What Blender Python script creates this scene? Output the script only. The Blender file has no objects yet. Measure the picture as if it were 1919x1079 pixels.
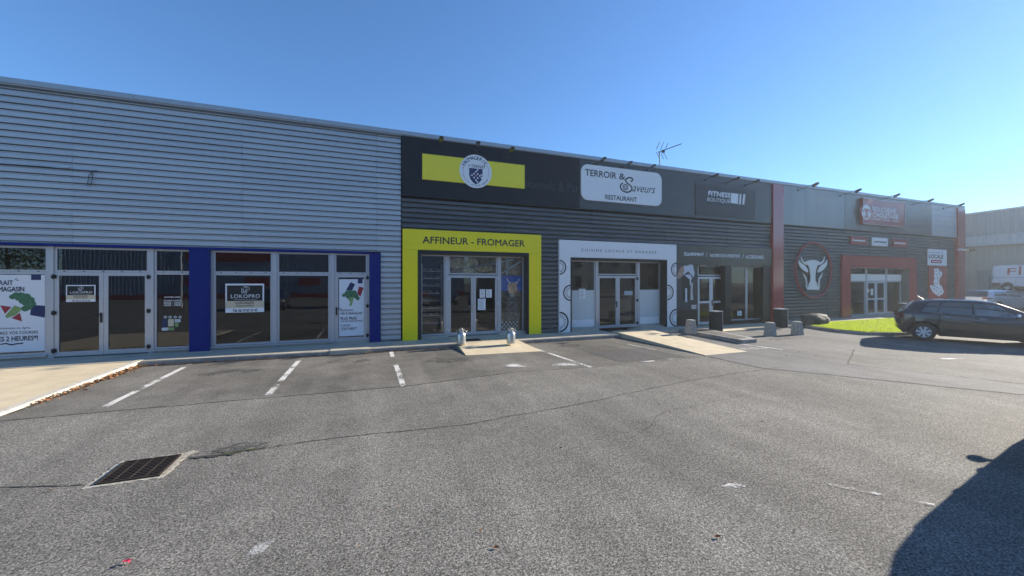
import bpy, math, random
import numpy as np
from mathutils import Vector, noise as mnoise
random.seed(7); R=math.radians; PI=math.pi
C=bpy.context.scene.collection
# ------------------------------------------------------------------ camera
TH=R(20.8595); CS,SN=math.cos(TH),math.sin(TH)
FP=724.0; HZ=528.0; WY=13.4; PH=1.963; PZ=.12; EYE=PH+PZ      # focal length in photo pixels, horizon row, wall distance, eye height
cam=bpy.data.cameras.new('camera'); co=bpy.data.objects.new('camera',cam); C.objects.link(co)
co.location=(0,0,EYE); co.rotation_euler=(R(90),0,-TH)
cam.sensor_width=36; cam.lens=FP/1919*36; cam.shift_y=-11.5/1919; cam.clip_start=.05; cam.clip_end=3000
bpy.context.scene.camera=co
# ------------------------------------------------------------------ sky, sun, exposure
SUN=Vector((2.62,.138,1.0)).normalized()
w=bpy.data.worlds.new('World'); bpy.context.scene.world=w; w.use_nodes=True
nt=w.node_tree; bg=nt.nodes['Background']; sky=nt.nodes.new('ShaderNodeTexSky'); sky.sky_type='NISHITA'
sky.sun_disc=False; sky.sun_elevation=math.asin(SUN.z); sky.sun_rotation=math.atan2(SUN.x,SUN.y)
sky.altitude=50; sky.air_density=1.0; sky.dust_density=.08; sky.ozone_density=4.0
gm=nt.nodes.new('ShaderNodeGamma'); gm.inputs[1].default_value=.86; nt.links.new(sky.outputs[0],gm.inputs[0])      # clear deep blue autumn sky
tn=nt.nodes.new('ShaderNodeMix'); tn.data_type='RGBA'; tn.blend_type='MULTIPLY'; tn.inputs[0].default_value=1; tn.inputs[7].default_value=(.54,.765,1.0,1)
nt.links.new(gm.outputs[0],tn.inputs[6]); nt.links.new(tn.outputs[2],bg.inputs[0]); bg.inputs[1].default_value=.12
sl=bpy.data.lights.new('sun','SUN'); sl.energy=5.0; sl.angle=R(.5); sl.color=(1,.91,.77)
so=bpy.data.objects.new('sun',sl); C.objects.link(so); so.location=(20,5,30)
so.rotation_euler=(-SUN).to_track_quat('-Z','Y').to_euler()
vs=bpy.context.scene.view_settings; vs.view_transform='Standard'; vs.look='None'; vs.gamma=1; vs.use_curve_mapping=False
vs.exposure=1.12
bpy.context.scene.cycles.max_bounces=8
# ------------------------------------------------------------------ survey helpers: photo measurements turned into metres on the shop-front plane / the ground
def wp(x,y,d=WY):
    u=(x-960)/FP; Z=d/(CS-u*SN); return Z*(SN+u*CS), PH+(HZ-y)/FP*Z      # X, height above the pavement
def gp(x,y,h=EYE):
    u=(x-960)/FP; Z=h*FP/(y-HZ); return Z*(SN+u*CS), Z*(CS-u*SN)
# ------------------------------------------------------------------ materials
M={}
def pbr(n,col,rough=.6,metal=0,spec=.5,var=0,vs_=3,bump=0,bs=40,coat=0,bands=None):
    m=bpy.data.materials.new(n); m.use_nodes=True; t=m.node_tree; b=t.nodes['Principled BSDF']
    b.inputs['Base Color'].default_value=(*col,1); b.inputs['Roughness'].default_value=rough
    b.inputs['Metallic'].default_value=metal; b.inputs['Specular IOR Level'].default_value=spec
    b.inputs['Coat Weight'].default_value=coat; b.inputs['Coat Roughness'].default_value=.05
    if var or bump:
        tc=t.nodes.new('ShaderNodeTexCoord')
    if var:
        nz=t.nodes.new('ShaderNodeTexNoise'); nz.inputs['Scale'].default_value=vs_; nz.inputs['Detail'].default_value=6; nz.inputs['Roughness'].default_value=.65
        mp=t.nodes.new('ShaderNodeMapping'); 
        if bands: mp.inputs['Scale'].default_value=bands
        t.links.new(tc.outputs['Object'],mp.inputs[0]); t.links.new(mp.outputs[0],nz.inputs['Vector'])
        r=t.nodes.new('ShaderNodeMapRange'); r.inputs[1].default_value=.3; r.inputs[2].default_value=.7
        r.inputs[3].default_value=1-var; r.inputs[4].default_value=1+var
        mx=t.nodes.new('ShaderNodeMix'); mx.data_type='RGBA'; mx.blend_type='MULTIPLY'; mx.inputs[0].default_value=1
        mx.inputs[6].default_value=(*col,1)
        t.links.new(nz.outputs[0],r.inputs[0]); t.links.new(r.outputs[0],mx.inputs[7]); t.links.new(mx.outputs[2],b.inputs['Base Color'])
    if bump:
        n2=t.nodes.new('ShaderNodeTexNoise'); n2.inputs['Scale'].default_value=bs; n2.inputs['Detail'].default_value=4
        bp=t.nodes.new('ShaderNodeBump'); bp.inputs['Strength'].default_value=bump; bp.inputs['Distance'].default_value=.01
        t.links.new(tc.outputs['Object'],n2.inputs['Vector']); t.links.new(n2.outputs[0],bp.inputs['Height']); t.links.new(bp.outputs[0],b.inputs['Normal'])
    M[n]=m; return m
def asphalt(n,dark,mid,light,scale,bumpd,stain=.25,tint=(1,1,1)):
    m=bpy.data.materials.new(n); m.use_nodes=True; t=m.node_tree; b=t.nodes['Principled BSDF']; L=t.links.new
    tc=t.nodes.new('ShaderNodeTexCoord')
    v=t.nodes.new('ShaderNodeTexVoronoi'); v.inputs['Scale'].default_value=scale
    n1=t.nodes.new('ShaderNodeTexNoise'); n1.inputs['Scale'].default_value=scale*.55; n1.inputs['Detail'].default_value=5; n1.inputs['Roughness'].default_value=.75
    n2=t.nodes.new('ShaderNodeTexNoise'); n2.inputs['Scale'].default_value=.35; n2.inputs['Detail'].default_value=7; n2.inputs['Roughness'].default_value=.6
    n3=t.nodes.new('ShaderNodeTexNoise'); n3.inputs['Scale'].default_value=1.9; n3.inputs['Detail'].default_value=8; n3.inputs['Roughness'].default_value=.7
    for q in (v,n1,n2,n3): L(tc.outputs['Object'],q.inputs['Vector'])
    sep=t.nodes.new('ShaderNodeSeparateColor'); L(v.outputs['Color'],sep.inputs[0])
    ad=t.nodes.new('ShaderNodeMath'); ad.operation='MULTIPLY_ADD'; ad.inputs[1].default_value=.45; L(sep.outputs[0],ad.inputs[0])
    ms=t.nodes.new('ShaderNodeMath'); ms.operation='MULTIPLY_ADD'; ms.inputs[1].default_value=1.5; ms.inputs[2].default_value=-.48; L(n1.outputs[0],ms.inputs[0]); L(ms.outputs[0],ad.inputs[2])
    cr=t.nodes.new('ShaderNodeValToRGB'); e=cr.color_ramp.elements; e[0].position=.15; e[0].color=(*[dark*q for q in tint],1); e[1].position=.95; e[1].color=(*[light*q for q in tint],1)
    x=e.new(.5); x.color=(*[mid*q for q in tint],1); L(ad.outputs[0],cr.inputs[0])
    def mr(src,a,bb,c,d):
        r=t.nodes.new('ShaderNodeMapRange'); r.inputs[1].default_value=a; r.inputs[2].default_value=bb; r.inputs[3].default_value=c; r.inputs[4].default_value=d; L(src,r.inputs[0]); return r.outputs[0]
    mp4=t.nodes.new('ShaderNodeMapping'); mp4.inputs['Scale'].default_value=(1.6,.12,1); mp4.inputs['Rotation'].default_value=(0,0,.12 if n!='asphalt_coarse' else 1.3); L(tc.outputs['Object'],mp4.inputs[0])
    n4=t.nodes.new('ShaderNodeTexNoise'); n4.inputs['Scale'].default_value=1.3; n4.inputs['Detail'].default_value=5; L(mp4.outputs[0],n4.inputs['Vector'])
    f0=t.nodes.new('ShaderNodeMath'); f0.operation='MULTIPLY'
    f=t.nodes.new('ShaderNodeMath'); f.operation='MULTIPLY'; L(mr(n2.outputs[0],.3,.7,1-stain,1+stain),f.inputs[0]); L(mr(n3.outputs[0],.25,.7,1-stain*.7,1+stain*.4),f0.inputs[0]); L(mr(n4.outputs[0],.3,.65,.84,1.08),f0.inputs[1]); L(f0.outputs[0],f.inputs[1])
    mx=t.nodes.new('ShaderNodeMix'); mx.data_type='RGBA'; mx.blend_type='MULTIPLY'; mx.inputs[0].default_value=1
    L(cr.outputs[0],mx.inputs[6]); L(f.outputs[0],mx.inputs[7]); L(mx.outputs[2],b.inputs['Base Color'])
    b.inputs['Roughness'].default_value=.85; b.inputs['Specular IOR Level'].default_value=.2
    bp=t.nodes.new('ShaderNodeBump'); bp.inputs['Strength'].default_value=.9; bp.inputs['Distance'].default_value=bumpd
    L(ad.outputs[0],bp.inputs['Height']); L(bp.outputs[0],b.inputs['Normal']); M[n]=m
def worn(n,paint,under,thr,scale=14):
    m=bpy.data.materials.new(n); m.use_nodes=True; t=m.node_tree; b=t.nodes['Principled BSDF']; L=t.links.new
    tc=t.nodes.new('ShaderNodeTexCoord'); n1=t.nodes.new('ShaderNodeTexNoise'); n1.inputs['Scale'].default_value=scale; n1.inputs['Detail'].default_value=8; n1.inputs['Roughness'].default_value=.8
    n2=t.nodes.new('ShaderNodeTexNoise'); n2.inputs['Scale'].default_value=1.6; n2.inputs['Detail'].default_value=3
    L(tc.outputs['Object'],n1.inputs['Vector']); L(tc.outputs['Object'],n2.inputs['Vector'])
    a=t.nodes.new('ShaderNodeMath'); a.operation='MULTIPLY_ADD'; a.inputs[1].default_value=1.2; L(n2.outputs[0],a.inputs[0]); L(n1.outputs[0],a.inputs[2])
    r=t.nodes.new('ShaderNodeMapRange'); r.inputs[1].default_value=thr-.06; r.inputs[2].default_value=thr+.08; L(a.outputs[0],r.inputs[0])
    b.inputs['Base Color'].default_value=(*paint,1); b.inputs['Roughness'].default_value=.7; tr=t.nodes.new('ShaderNodeBsdfTransparent'); ms=t.nodes.new('ShaderNodeMixShader')
    L(r.outputs[0],ms.inputs[0]); L(tr.outputs[0],ms.inputs[1]); L(b.outputs[0],ms.inputs[2]); L(ms.outputs[0],t.nodes['Material Output'].inputs[0]); M[n]=m
def glassmat(n,tint=(.5,.53,.55),solid=None):
    m=bpy.data.materials.new(n); m.use_nodes=True; t=m.node_tree; t.nodes.remove(t.nodes['Principled BSDF']); L=t.links.new
    o=t.nodes['Material Output']; g=t.nodes.new('ShaderNodeBsdfGlossy'); g.inputs['Roughness'].default_value=.0; g.inputs['Color'].default_value=(.95,.97,1,1)
    tr=t.nodes.new('ShaderNodeBsdfTransparent'); tr.inputs['Color'].default_value=(*tint,1)
    fr=t.nodes.new('ShaderNodeFresnel'); fr.inputs['IOR'].default_value=1.62
    nz=t.nodes.new('ShaderNodeTexNoise'); nz.inputs['Scale'].default_value=1.3; tc=t.nodes.new('ShaderNodeTexCoord'); L(tc.outputs['Object'],nz.inputs['Vector'])
    bp=t.nodes.new('ShaderNodeBump'); bp.inputs['Strength'].default_value=.05; bp.inputs['Distance'].default_value=.02; L(nz.outputs[0],bp.inputs['Height']); L(bp.outputs[0],g.inputs['Normal'])
    mx=t.nodes.new('ShaderNodeMixShader'); L(fr.outputs[0],mx.inputs[0]); L(tr.outputs[0],mx.inputs[1]); L(g.outputs[0],mx.inputs[2])
    if solid:
        df=t.nodes.new('ShaderNodeBsdfDiffuse'); df.inputs['Color'].default_value=(*solid,1); L(df.outputs[0],mx.inputs[1])
    L(mx.outputs[0],o.inputs[0]); M[n]=m
asphalt('asphalt_coarse',.04,.165,.47,96,.005,.24,(1,.95,.85))
asphalt('asphalt_bay',.07,.155,.30,100,.003,.36,(1,.94,.83))
asphalt('asphalt_lane',.12,.17,.27,90,.0025,.2,(1,.97,.92))
asphalt('asphalt_patch',.06,.11,.21,80,.004,.2,(1,.97,.92))
pbr('concrete',(.50,.44,.34),.85,var=.16,vs_=1.5,bump=.25,bs=60)
pbr('concrete_ramp',(.60,.50,.34),.85,var=.12,vs_=2.2,bump=.25,bs=70)
pbr('concrete_kerb',(.27,.26,.24),.9,var=.3,vs_=5,bump=.4,bs=50)
pbr('concrete_rough',(.36,.33,.28),.9,var=.3,vs_=14,bump=.6,bs=60)
pbr('concrete_dirty',(.36,.33,.27),.9,var=.55,vs_=22,bump=.8,bs=60)
pbr('concrete_pale',(.5,.47,.40),.9,var=.25,vs_=9,bump=.6,bs=70)
worn('line_paint',(.66,.64,.60),(.10,.095,.09),1.03,26)
worn('line_faded',(.50,.48,.45),(.12,.115,.11),1.12,30)
worn('stain_white',(.6,.58,.55),(.13,.125,.12),1.16,40)
worn('stain_faint',(.5,.49,.46),(0,0,0),1.22,60); worn('stain_dark',(.095,.09,.08),(0,0,0),1.06,5)
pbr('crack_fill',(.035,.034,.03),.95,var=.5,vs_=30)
pbr('moss',(.05,.06,.015),.95,var=.5,vs_=30)
pbr('grass',(.55,.58,.05),.8,var=.25,vs_=2.5)
gm_=bpy.data.materials.new('grass'); gm_.use_nodes=True; _t=gm_.node_tree; _t.nodes.remove(_t.nodes['Principled BSDF']); _d=_t.nodes.new('ShaderNodeBsdfDiffuse'); _d.inputs[0].default_value=(.27,.33,.045,1); _q=_t.nodes.new('ShaderNodeBsdfTranslucent'); _q.inputs[0].default_value=(.44,.56,.05,1); _m=_t.nodes.new('ShaderNodeMixShader'); _m.inputs[0].default_value=.55
_t.links.new(_d.outputs[0],_m.inputs[1]); _t.links.new(_q.outputs[0],_m.inputs[2]); _t.links.new(_m.outputs[0],_t.nodes['Material Output'].inputs[0]); M['grass']=gm_
pbr('soil',(.15,.18,.035),.95,var=.3,vs_=3)
pbr('clad_grey',(.49,.50,.50),.36,metal=.35,var=.035,vs_=.9,bands=(.4,1,6))
pbr('clad_grey2',(.465,.475,.48),.37,metal=.35,var=.035,vs_=.9,bands=(.4,1,6))
pbr('clad_dark',(.098,.098,.098),.36,metal=.2,var=.22,vs_=2.2,bands=(.5,1,4))
pbr('clad_dark2',(.112,.112,.108),.4,metal=.2,var=.26,vs_=2.6,bands=(.5,1,4))
pbr('coping',(.40,.41,.42),.35,metal=.5,var=.05)
pbr('fascia_navy',(.010,.012,.016),.2,spec=.22,var=.15,vs_=.7)
pbr('fascia_charcoal',(.05,.048,.044),.2,spec=.5,var=.15,vs_=.7)
pbr('fascia_matt',(.026,.026,.032),.35,spec=.4)
pbr('fascia_silver',(.26,.26,.25),.3,metal=.3,var=.10,vs_=1.2,bands=(2,1,.2))
pbr('fascia_steel',(.17,.165,.155),.25,metal=.3,var=.12,vs_=1.2,bands=(2,1,.2))
pbr('fascia_light',(.48,.47,.45),.35,metal=.3,var=.05)
pbr('red_panel',(.34,.035,.035),.25,spec=.6,var=.1,vs_=1.5,coat=.2)
pbr('red_column',(.36,.03,.04),.16,spec=.6,coat=.6)
pbr('blue_panel',(.0,.016,.17),.6,spec=.2,var=.03)
pbr('blue_dark',(.004,.008,.07),.5)
pbr('yellow',(.95,.78,.0),.35,var=.03,vs_=1)
pbr('yellow_sign',(.92,.77,.03),.4,var=.03,vs_=1)
pbr('black',(.008,.008,.009),.4)
pbr('black_matt',(.012,.012,.013),.8)
pbr('ghost',(.0155,.018,.024),.35)
pbr('white_panel',(.86,.85,.83),.4,var=.02,vs_=1)
pbr('white',(.88,.88,.88),.4)
pbr('poster_white',(.78,.80,.82),.35,var=.02)
pbr('ink',(.012,.02,.055),.5)
pbr('navy',(.01,.02,.10),.5)
pbr('ink_dark',(.01,.02,.03),.5)
pbr('beige_print',(.66,.56,.38),.5)
pbr('red_print',(.35,.02,.03),.5)
pbr('pink_print',(.75,.35,.28),.5)
pbr('green_print',(.06,.17,.08),.6,var=.45,vs_=25)
pbr('green_light',(.25,.36,.12),.6,var=.2,vs_=20)
pbr('alu',(.52,.52,.53),.38,metal=.45,var=.03)
pbr('alu_light',(.62,.65,.68),.35,metal=.3)
pbr('film',(.62,.66,.64),.3,var=.04,vs_=1)
pbr('film2',(.36,.44,.47),.3,var=.04,vs_=1)
pbr('steel',(.55,.55,.53),.28,metal=.9,var=.15,vs_=12)
pbr('iron',(.05,.038,.03),.7,metal=.5,var=.4,vs_=20)
pbr('hole',(.003,.003,.003),.95)
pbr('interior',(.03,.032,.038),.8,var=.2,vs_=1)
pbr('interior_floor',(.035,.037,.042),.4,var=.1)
pbr('shelf_goods',(.35,.27,.16),.7,var=.5,vs_=6)
pbr('boulder',(.05,.055,.048),.75,var=.45,vs_=4,bump=1,bs=9)
pbr('leaf',(.30,.12,.035),.8,var=.5,vs_=8)
pbr('leaf_dark',(.07,.045,.025),.9,var=.5,vs_=8)
pbr('petal',(.65,.05,.10),.7)
pbr('tyre',(.012,.012,.012),.8)
pbr('rim',(.75,.76,.78),.35,metal=.4)
pbr('paint_black',(.016,.012,.012),.2,spec=.5,coat=1)
pbr('paint_silver',(.42,.44,.46),.3,metal=.6,coat=.8)
pbr('paint_white',(.78,.79,.8),.3,coat=.6)
pbr('paint_blue',(.02,.03,.06),.25,coat=1)
pbr('plastic',(.025,.025,.027),.6)
pbr('chrome',(.8,.8,.8),.08,metal=1)
pbr('tail_red',(.14,.008,.01),.12,coat=1)
pbr('lamp_clear',(.7,.7,.7),.1,coat=1)
pbr('car_glass_dark',(.012,.013,.015),.03,spec=.8,coat=1)
pbr('car_glass_side',(.075,.09,.09),.03,spec=.8,coat=1); pbr('car_glass_front',(.15,.18,.17),.03,spec=.8,coat=1,var=.5,vs_=2.2)
glassmat('car_glass',(.42,.45,.45)); glassmat('glass',(.42,.46,.50)); glassmat('glass_clear',(.9,.92,.93))
pbr('far_clad',(.30,.32,.33),.6,var=.05); pbr('far_beige',(.42,.40,.33),.8,var=.06,vs_=.6); pbr('far_band',(.50,.52,.51),.6,var=.05)
pbr('far_door',(.33,.34,.33),.7); pbr('far_red',(.35,.02,.03),.6)
pbr('opp_clad',(.28,.38,.52),.5,var=.1); pbr('opp_beige',(.42,.38,.30),.8,var=.08)
pbr('bark',(.07,.05,.035),.95,var=.3,vs_=6); pbr('foliage',(.05,.08,.02),.8,var=.5,vs_=1.2)
pbr('photo_brown',(.42,.28,.17),.5,var=.7,vs_=6); pbr('photo_grey',(.30,.28,.25),.5,var=.55,vs_=9); pbr('photo_sky',(.09,.26,.75),.5,var=.15,vs_=2)
pbr('photo_dry',(.24,.18,.11),.5,var=.5,vs_=7); pbr('skin',(.42,.27,.20),.6,var=.3,vs_=10); pbr('cloth_white',(.62,.66,.72),.6,var=.12,vs_=5)
pbr('photo_dark',(.05,.052,.055),.35,var=.3,vs_=3); pbr('cheese',(.75,.58,.34),.5,var=.6,vs_=9)
# ------------------------------------------------------------------ object helpers
def tag(o,label=None,cat=None,group=None,kind=None):
    if label: o['label']=label
    if cat: o['category']=cat
    if group: o['group']=group
    if kind: o['kind']=kind
    return o
def thing(name,loc,label,cat,group=None,rz=0):
    o=bpy.data.objects.new(name,None); C.objects.link(o); o.location=loc; o.rotation_euler=(0,0,rz); o.empty_display_size=.2
    return tag(o,label,cat,group)
def wloc(o):
    v=Vector((0,0,0))
    while o is not None: v+=o.location; o=o.parent
    return v
class MB:
    def __init__(s): s.v=[]; s.f=[]; s.m=[]
    def add(s,vs,fs,mi=0):
        n=len(s.v); s.v+= [tuple(p) for p in vs]; s.f+=[tuple(i+n for i in f) for f in fs]; s.m+=[mi]*len(fs); return s
    def box(s,x0,x1,y0,y1,z0,z1,mi=0):
        return s.add([(x0,y0,z0),(x1,y0,z0),(x1,y1,z0),(x0,y1,z0),(x0,y0,z1),(x1,y0,z1),(x1,y1,z1),(x0,y1,z1)],
          [(0,3,2,1),(4,5,6,7),(0,1,5,4),(1,2,6,5),(2,3,7,6),(3,0,4,7)],mi)
    def poly_z(s,pts,z0,z1,mi=0):       # horizontal polygon (counter-clockwise) extruded up
        n=len(pts); return s.add([(x,y,z0) for x,y in pts]+[(x,y,z1) for x,y in pts],[tuple(range(n-1,-1,-1)),tuple(range(n,2*n))]+[(i,(i+1)%n,n+(i+1)%n,n+i) for i in range(n)],mi)
    def flat_z(s,pts,z,mi=0): return s.add([(x,y,z) for x,y in pts],[tuple(range(len(pts)))],mi)
    def poly_y(s,pts,y0,y1,mi=0):       # upright polygon in x,z with its face towards -y, y0 in front
        n=len(pts); a=sum(pts[i][0]*pts[(i+1)%n][1]-pts[(i+1)%n][0]*pts[i][1] for i in range(n))
        if a<0: pts=pts[::-1]
        return s.add([(x,y0,z) for x,z in pts]+[(x,y1,z) for x,z in pts],[tuple(range(n)),tuple(range(2*n-1,n-1,-1))]+[((i+1)%n,i,n+i,n+(i+1)%n) for i in range(n)],mi)
    def tube(s,pts,r,n=8,mi=0,cap=True):
        pts=[Vector(p) for p in pts]; rs=r if isinstance(r,(list,tuple)) else [r]*len(pts); base=len(s.v)
        up=Vector((0,0,1)); prev=None
        for i,p in enumerate(pts):
            d=(pts[min(i+1,len(pts)-1)]-pts[max(i-1,0)]).normalized()
            a=prev if prev is not None else (d.cross(up) if abs(d.z)<.9 else d.cross(Vector((1,0,0))))
            a=(a-d*a.dot(d)).normalized(); b=d.cross(a); prev=a
            for k in range(n): q=p+(a*math.cos(2*PI*k/n)+b*math.sin(2*PI*k/n))*rs[i]; s.v.append(tuple(q))
        for i in range(len(pts)-1):
            for k in range(n): s.f.append((base+i*n+k,base+i*n+(k+1)%n,base+(i+1)*n+(k+1)%n,base+(i+1)*n+k)); s.m.append(mi)
        if cap:
            s.f.append(tuple(base+k for k in range(n-1,-1,-1))); s.f.append(tuple(base+(len(pts)-1)*n+k for k in range(n))); s.m+=[mi,mi]
        return s
    def lathe(s,prof,cx,cy,n=24,mi=0,axis='z'):
        base=len(s.v)
        for r,z in prof:
            for k in range(n):
                a=2*PI*k/n
                s.v.append((cx+r*math.cos(a),cy+r*math.sin(a),z) if axis=='z' else (cx+r*math.cos(a),z,cy+r*math.sin(a)))
        for i in range(len(prof)-1):
            for k in range(n):
                q=(base+i*n+k,base+i*n+(k+1)%n,base+(i+1)*n+(k+1)%n,base+(i+1)*n+k); s.f.append(q if axis=='z' else q[::-1]); s.m.append(mi)
        return s
    def disc_y(s,cx,cz,r,y0,y1,n=40,mi=0,a0=0,a1=2*PI):
        full=abs(a1-a0-2*PI)<1e-6; k=n if full else n+1
        return s.poly_y([(cx+r*math.cos(a0+(a1-a0)*i/n),cz+r*math.sin(a0+(a1-a0)*i/n)) for i in range(k)],y0,y1,mi)
    def arc_y(s,cx,cz,r0,r1,y0,y1,a0,a1,n=24,mi=0):
        for i in range(n):
            a=a0+(a1-a0)*i/n; b=a0+(a1-a0)*(i+1)/n
            s.poly_y([(cx+r0*math.cos(a),cz+r0*math.sin(a)),(cx+r1*math.cos(a),cz+r1*math.sin(a)),(cx+r1*math.cos(b),cz+r1*math.sin(b)),(cx+r0*math.cos(b),cz+r0*math.sin(b))],y0,y1,mi)
        return s
    def stroke(s,pts,wd,y,mi=0,th=.003):   # flat stroke in x,z
        for (a,b) in zip(pts,pts[1:]):
            d=Vector((b[0]-a[0],b[1]-a[1])); L=d.length
            if L<1e-6: continue
            d/=L; nn=Vector((-d.y,d.x))*wd/2; e=d*wd*.35
            s.poly_y([(a[0]-e.x+nn.x,a[1]-e.y+nn.y),(a[0]-e.x-nn.x,a[1]-e.y-nn.y),(b[0]+e.x-nn.x,b[1]+e.y-nn.y),(b[0]+e.x+nn.x,b[1]+e.y+nn.y)],y-th,y,mi)
        return s
    def build(s,name,mats,parent=None,smooth=False,local=False):
        if not isinstance(mats,(list,tuple)): mats=[mats]
        me=bpy.data.meshes.new(name)
        if parent is not None: o0=Vector((0,0,0)) if local else wloc(parent)
        else:
            a=np.array(s.v); o0=Vector(((a[:,0].min()+a[:,0].max())/2,(a[:,1].min()+a[:,1].max())/2,a[:,2].min()))
        me.from_pydata([(x-o0.x,y-o0.y,z-o0.z) for x,y,z in s.v],[],s.f)
        for q in mats: me.materials.append(M[q])
        me.polygons.foreach_set('material_index',s.m)
        if smooth: me.polygons.foreach_set('use_smooth',[True]*len(s.f))
        me.update(); o=bpy.data.objects.new(name,me); C.objects.link(o)
        if parent is not None: o.parent=parent
        else: o.location=o0
        return o
def smooth_angle(o,ang=35):
    me=o.data; me.polygons.foreach_set('use_smooth',[True]*len(me.polygons))
    try: me.set_sharp_from_angle(angle=R(ang))
    except Exception: pass
    return o
_tc={}
def glyphs(s,bold=0,shear=0,spacing=1.0):
    bold=0; k=(s,bold,shear,spacing)
    if k in _tc: return _tc[k]
    cu=bpy.data.curves.new('lettering','FONT'); cu.body=s; cu.offset=bold; cu.shear=shear; cu.space_character=spacing; cu.resolution_u=3; cu.extrude=0
    ob=bpy.data.objects.new('lettering',cu); C.objects.link(ob)
    bpy.context.view_layer.update()
    me=bpy.data.meshes.new_from_object(ob.evaluated_get(bpy.context.evaluated_depsgraph_get()))
    v=[tuple(p.co) for p in me.vertices]; f=[tuple(p.vertices) for p in me.polygons]
    bpy.data.objects.remove(ob); bpy.data.curves.remove(cu); bpy.data.meshes.remove(me)
    a=np.array(v); mn=a.min(0); mx=a.max(0); _tc[k]=([((x-mn[0])/(mx[0]-mn[0]),(y-mn[1])/(mx[1]-mn[1])) for x,y,_ in v],f,(mx[0]-mn[0])/(mx[1]-mn[1]))
    return _tc[k]
def text_into(mb,s,x0,z0,wd,ht,y,mi=0,bold=0,shear=0,spacing=1.0,rot=0,cen=None):
    v,f,asp=glyphs(s,bold,shear,spacing)
    if wd is None: wd=asp*ht
    if bold:                       # heavier strokes: shifted copies, each a hair further forward
        e=bold*ht*1.1
        for q,(ex,ez) in enumerate(((-e,0),(e,0),(0,e),(0,-e))): text_into(mb,s,x0+ex,z0+ez,wd,ht,y-.0004*(q+1),mi,0,shear,spacing,rot,(cen[0]+ex,cen[1]+ez) if cen else None)
    pts=[]
    for a,b in v:
        X=x0+a*wd; Z=z0+b*ht
        if rot:
            dx,dz=X-cen[0],Z-cen[1]; X=cen[0]+dx*math.cos(rot)-dz*math.sin(rot); Z=cen[1]+dx*math.sin(rot)+dz*math.cos(rot)
        pts.append((X,y,Z))
    return mb.add(pts,f,mi)
def T(parent,s,x0,yt,yb,x1,y,mat,**k):   # lettering on the shop front: left x, cap top, baseline, right x as measured
    X0,h1=wp(x0,yt,y); _,h0=wp(x0,yb,y); X1,_=wp(x1,yb,y); mb=MB(); text_into(mb,s,X0,h0+PZ,X1-X0,h1-h0,y-.004,**k)
    return mb.build('lettering',mat,parent)
def quad(pts,y):                         # shop-front polygon from measured points
    return [(wp(a,b,y)[0],wp(a,b,y)[1]+PZ) for a,b in pts]
hz_=bpy.data.materials.new('haze_air'); hz_.use_nodes=True; hz_.node_tree.nodes.remove(hz_.node_tree.nodes['Principled BSDF'])
pvn=hz_.node_tree.nodes.new('ShaderNodeVolumePrincipled'); pvn.inputs['Density'].default_value=.0011; pvn.inputs['Anisotropy'].default_value=.45; pvn.inputs['Color'].default_value=(.86,.94,1,1)
hz_.node_tree.links.new(pvn.outputs[0],hz_.node_tree.nodes['Material Output'].inputs['Volume']); M['haze_air']=hz_
tag(MB().box(-80,140,-70,90,-1.2,12).build('haze','haze_air'),kind='stuff')  # thin haze added to stand in for lens glare on the right
# ------------------------------------------------------------------ the ground and its markings
g=MB(); g.flat_z([(-600,-600),(600,-600),(600,600),(-600,600)],0); ground=g.build('ground','asphalt_coarse'); tag(ground,kind='structure')
def sheet(name,pts,z,mat,parent=ground):
    m=MB(); m.flat_z(pts,z); return m.build(name,mat,parent)
def ragged(pts,step=.25,amp=.03):
    out=[]
    for i,a in enumerate(pts):
        b=pts[(i+1)%len(pts)]; L=math.hypot(b[0]-a[0],b[1]-a[1]); n=max(1,int(L/step))
        for k in range(n): t=k/n; out.append((a[0]+(b[0]-a[0])*t+(random.uniform(-amp,amp) if k else 0),a[1]+(b[1]-a[1])*t+(random.uniform(-amp,amp) if k else 0)))
    return out
sheet('bay_surface',ragged([(-5.6,8.15),(-1.7,8.05),(.7,7.95),(3.2,8.3),(5.1,8.1),(8.7,8.1),(8.9,12.3),(-5.6,12.6)]),.004,'asphalt_bay')
sheet('repair_patch',ragged([(6.2,8.3),(8.3,8.25),(8.25,9.9),(6.1,9.95)],amp=.02),.008,'asphalt_patch')
sheet('lane_surface',ragged([(8.95,8.1),(8.96,6.55),(9.9,5.3),(11.34,3.29),(13.2,.4),(14.6,.4),(12.52,3.64),(11.38,6.08),(14.04,7.36),(17.2,8.3),(18.6,8.6),(18.0,9.6),(18.4,10.8),(19.4,12.1),(8.95,12.1)],amp=.02),.004,'asphalt_lane')
def ribbon(name,pts,wd,z,mat,amp=.02,step=.06,taper=True):
    m=MB(); P=[]
    for a,b in zip(pts,pts[1:]):
        n=max(2,int(math.hypot(b[0]-a[0],b[1]-a[1])/step))
        for k in range(n): P.append((a[0]+(b[0]-a[0])*k/n,a[1]+(b[1]-a[1])*k/n))
    P.append(pts[-1]); off=0; vs=[]
    for i,p in enumerate(P):
        q=P[min(i+1,len(P)-1)]; o=P[max(i-1,0)]; d=Vector((q[0]-o[0],q[1]-o[1])).normalized(); nn=Vector((-d.y,d.x))
        off=off*.85+random.uniform(-amp,amp)*.5; ww=wd*random.uniform(.25,1.2)*.5
        vs+= [(p[0]+nn.x*(off-ww),p[1]+nn.y*(off-ww),z),(p[0]+nn.x*(off+ww),p[1]+nn.y*(off+ww),z)]
    m.add(vs,[(2*i+1,2*i,2*i+2,2*i+3) for i in range(len(P)-1)]); return m.build(name,mat,ground)
ribbon('crack',[(-6,5.6),(-3.44,5.48),(-2.7,5.28)],.02,.005,'crack_fill')
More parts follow.
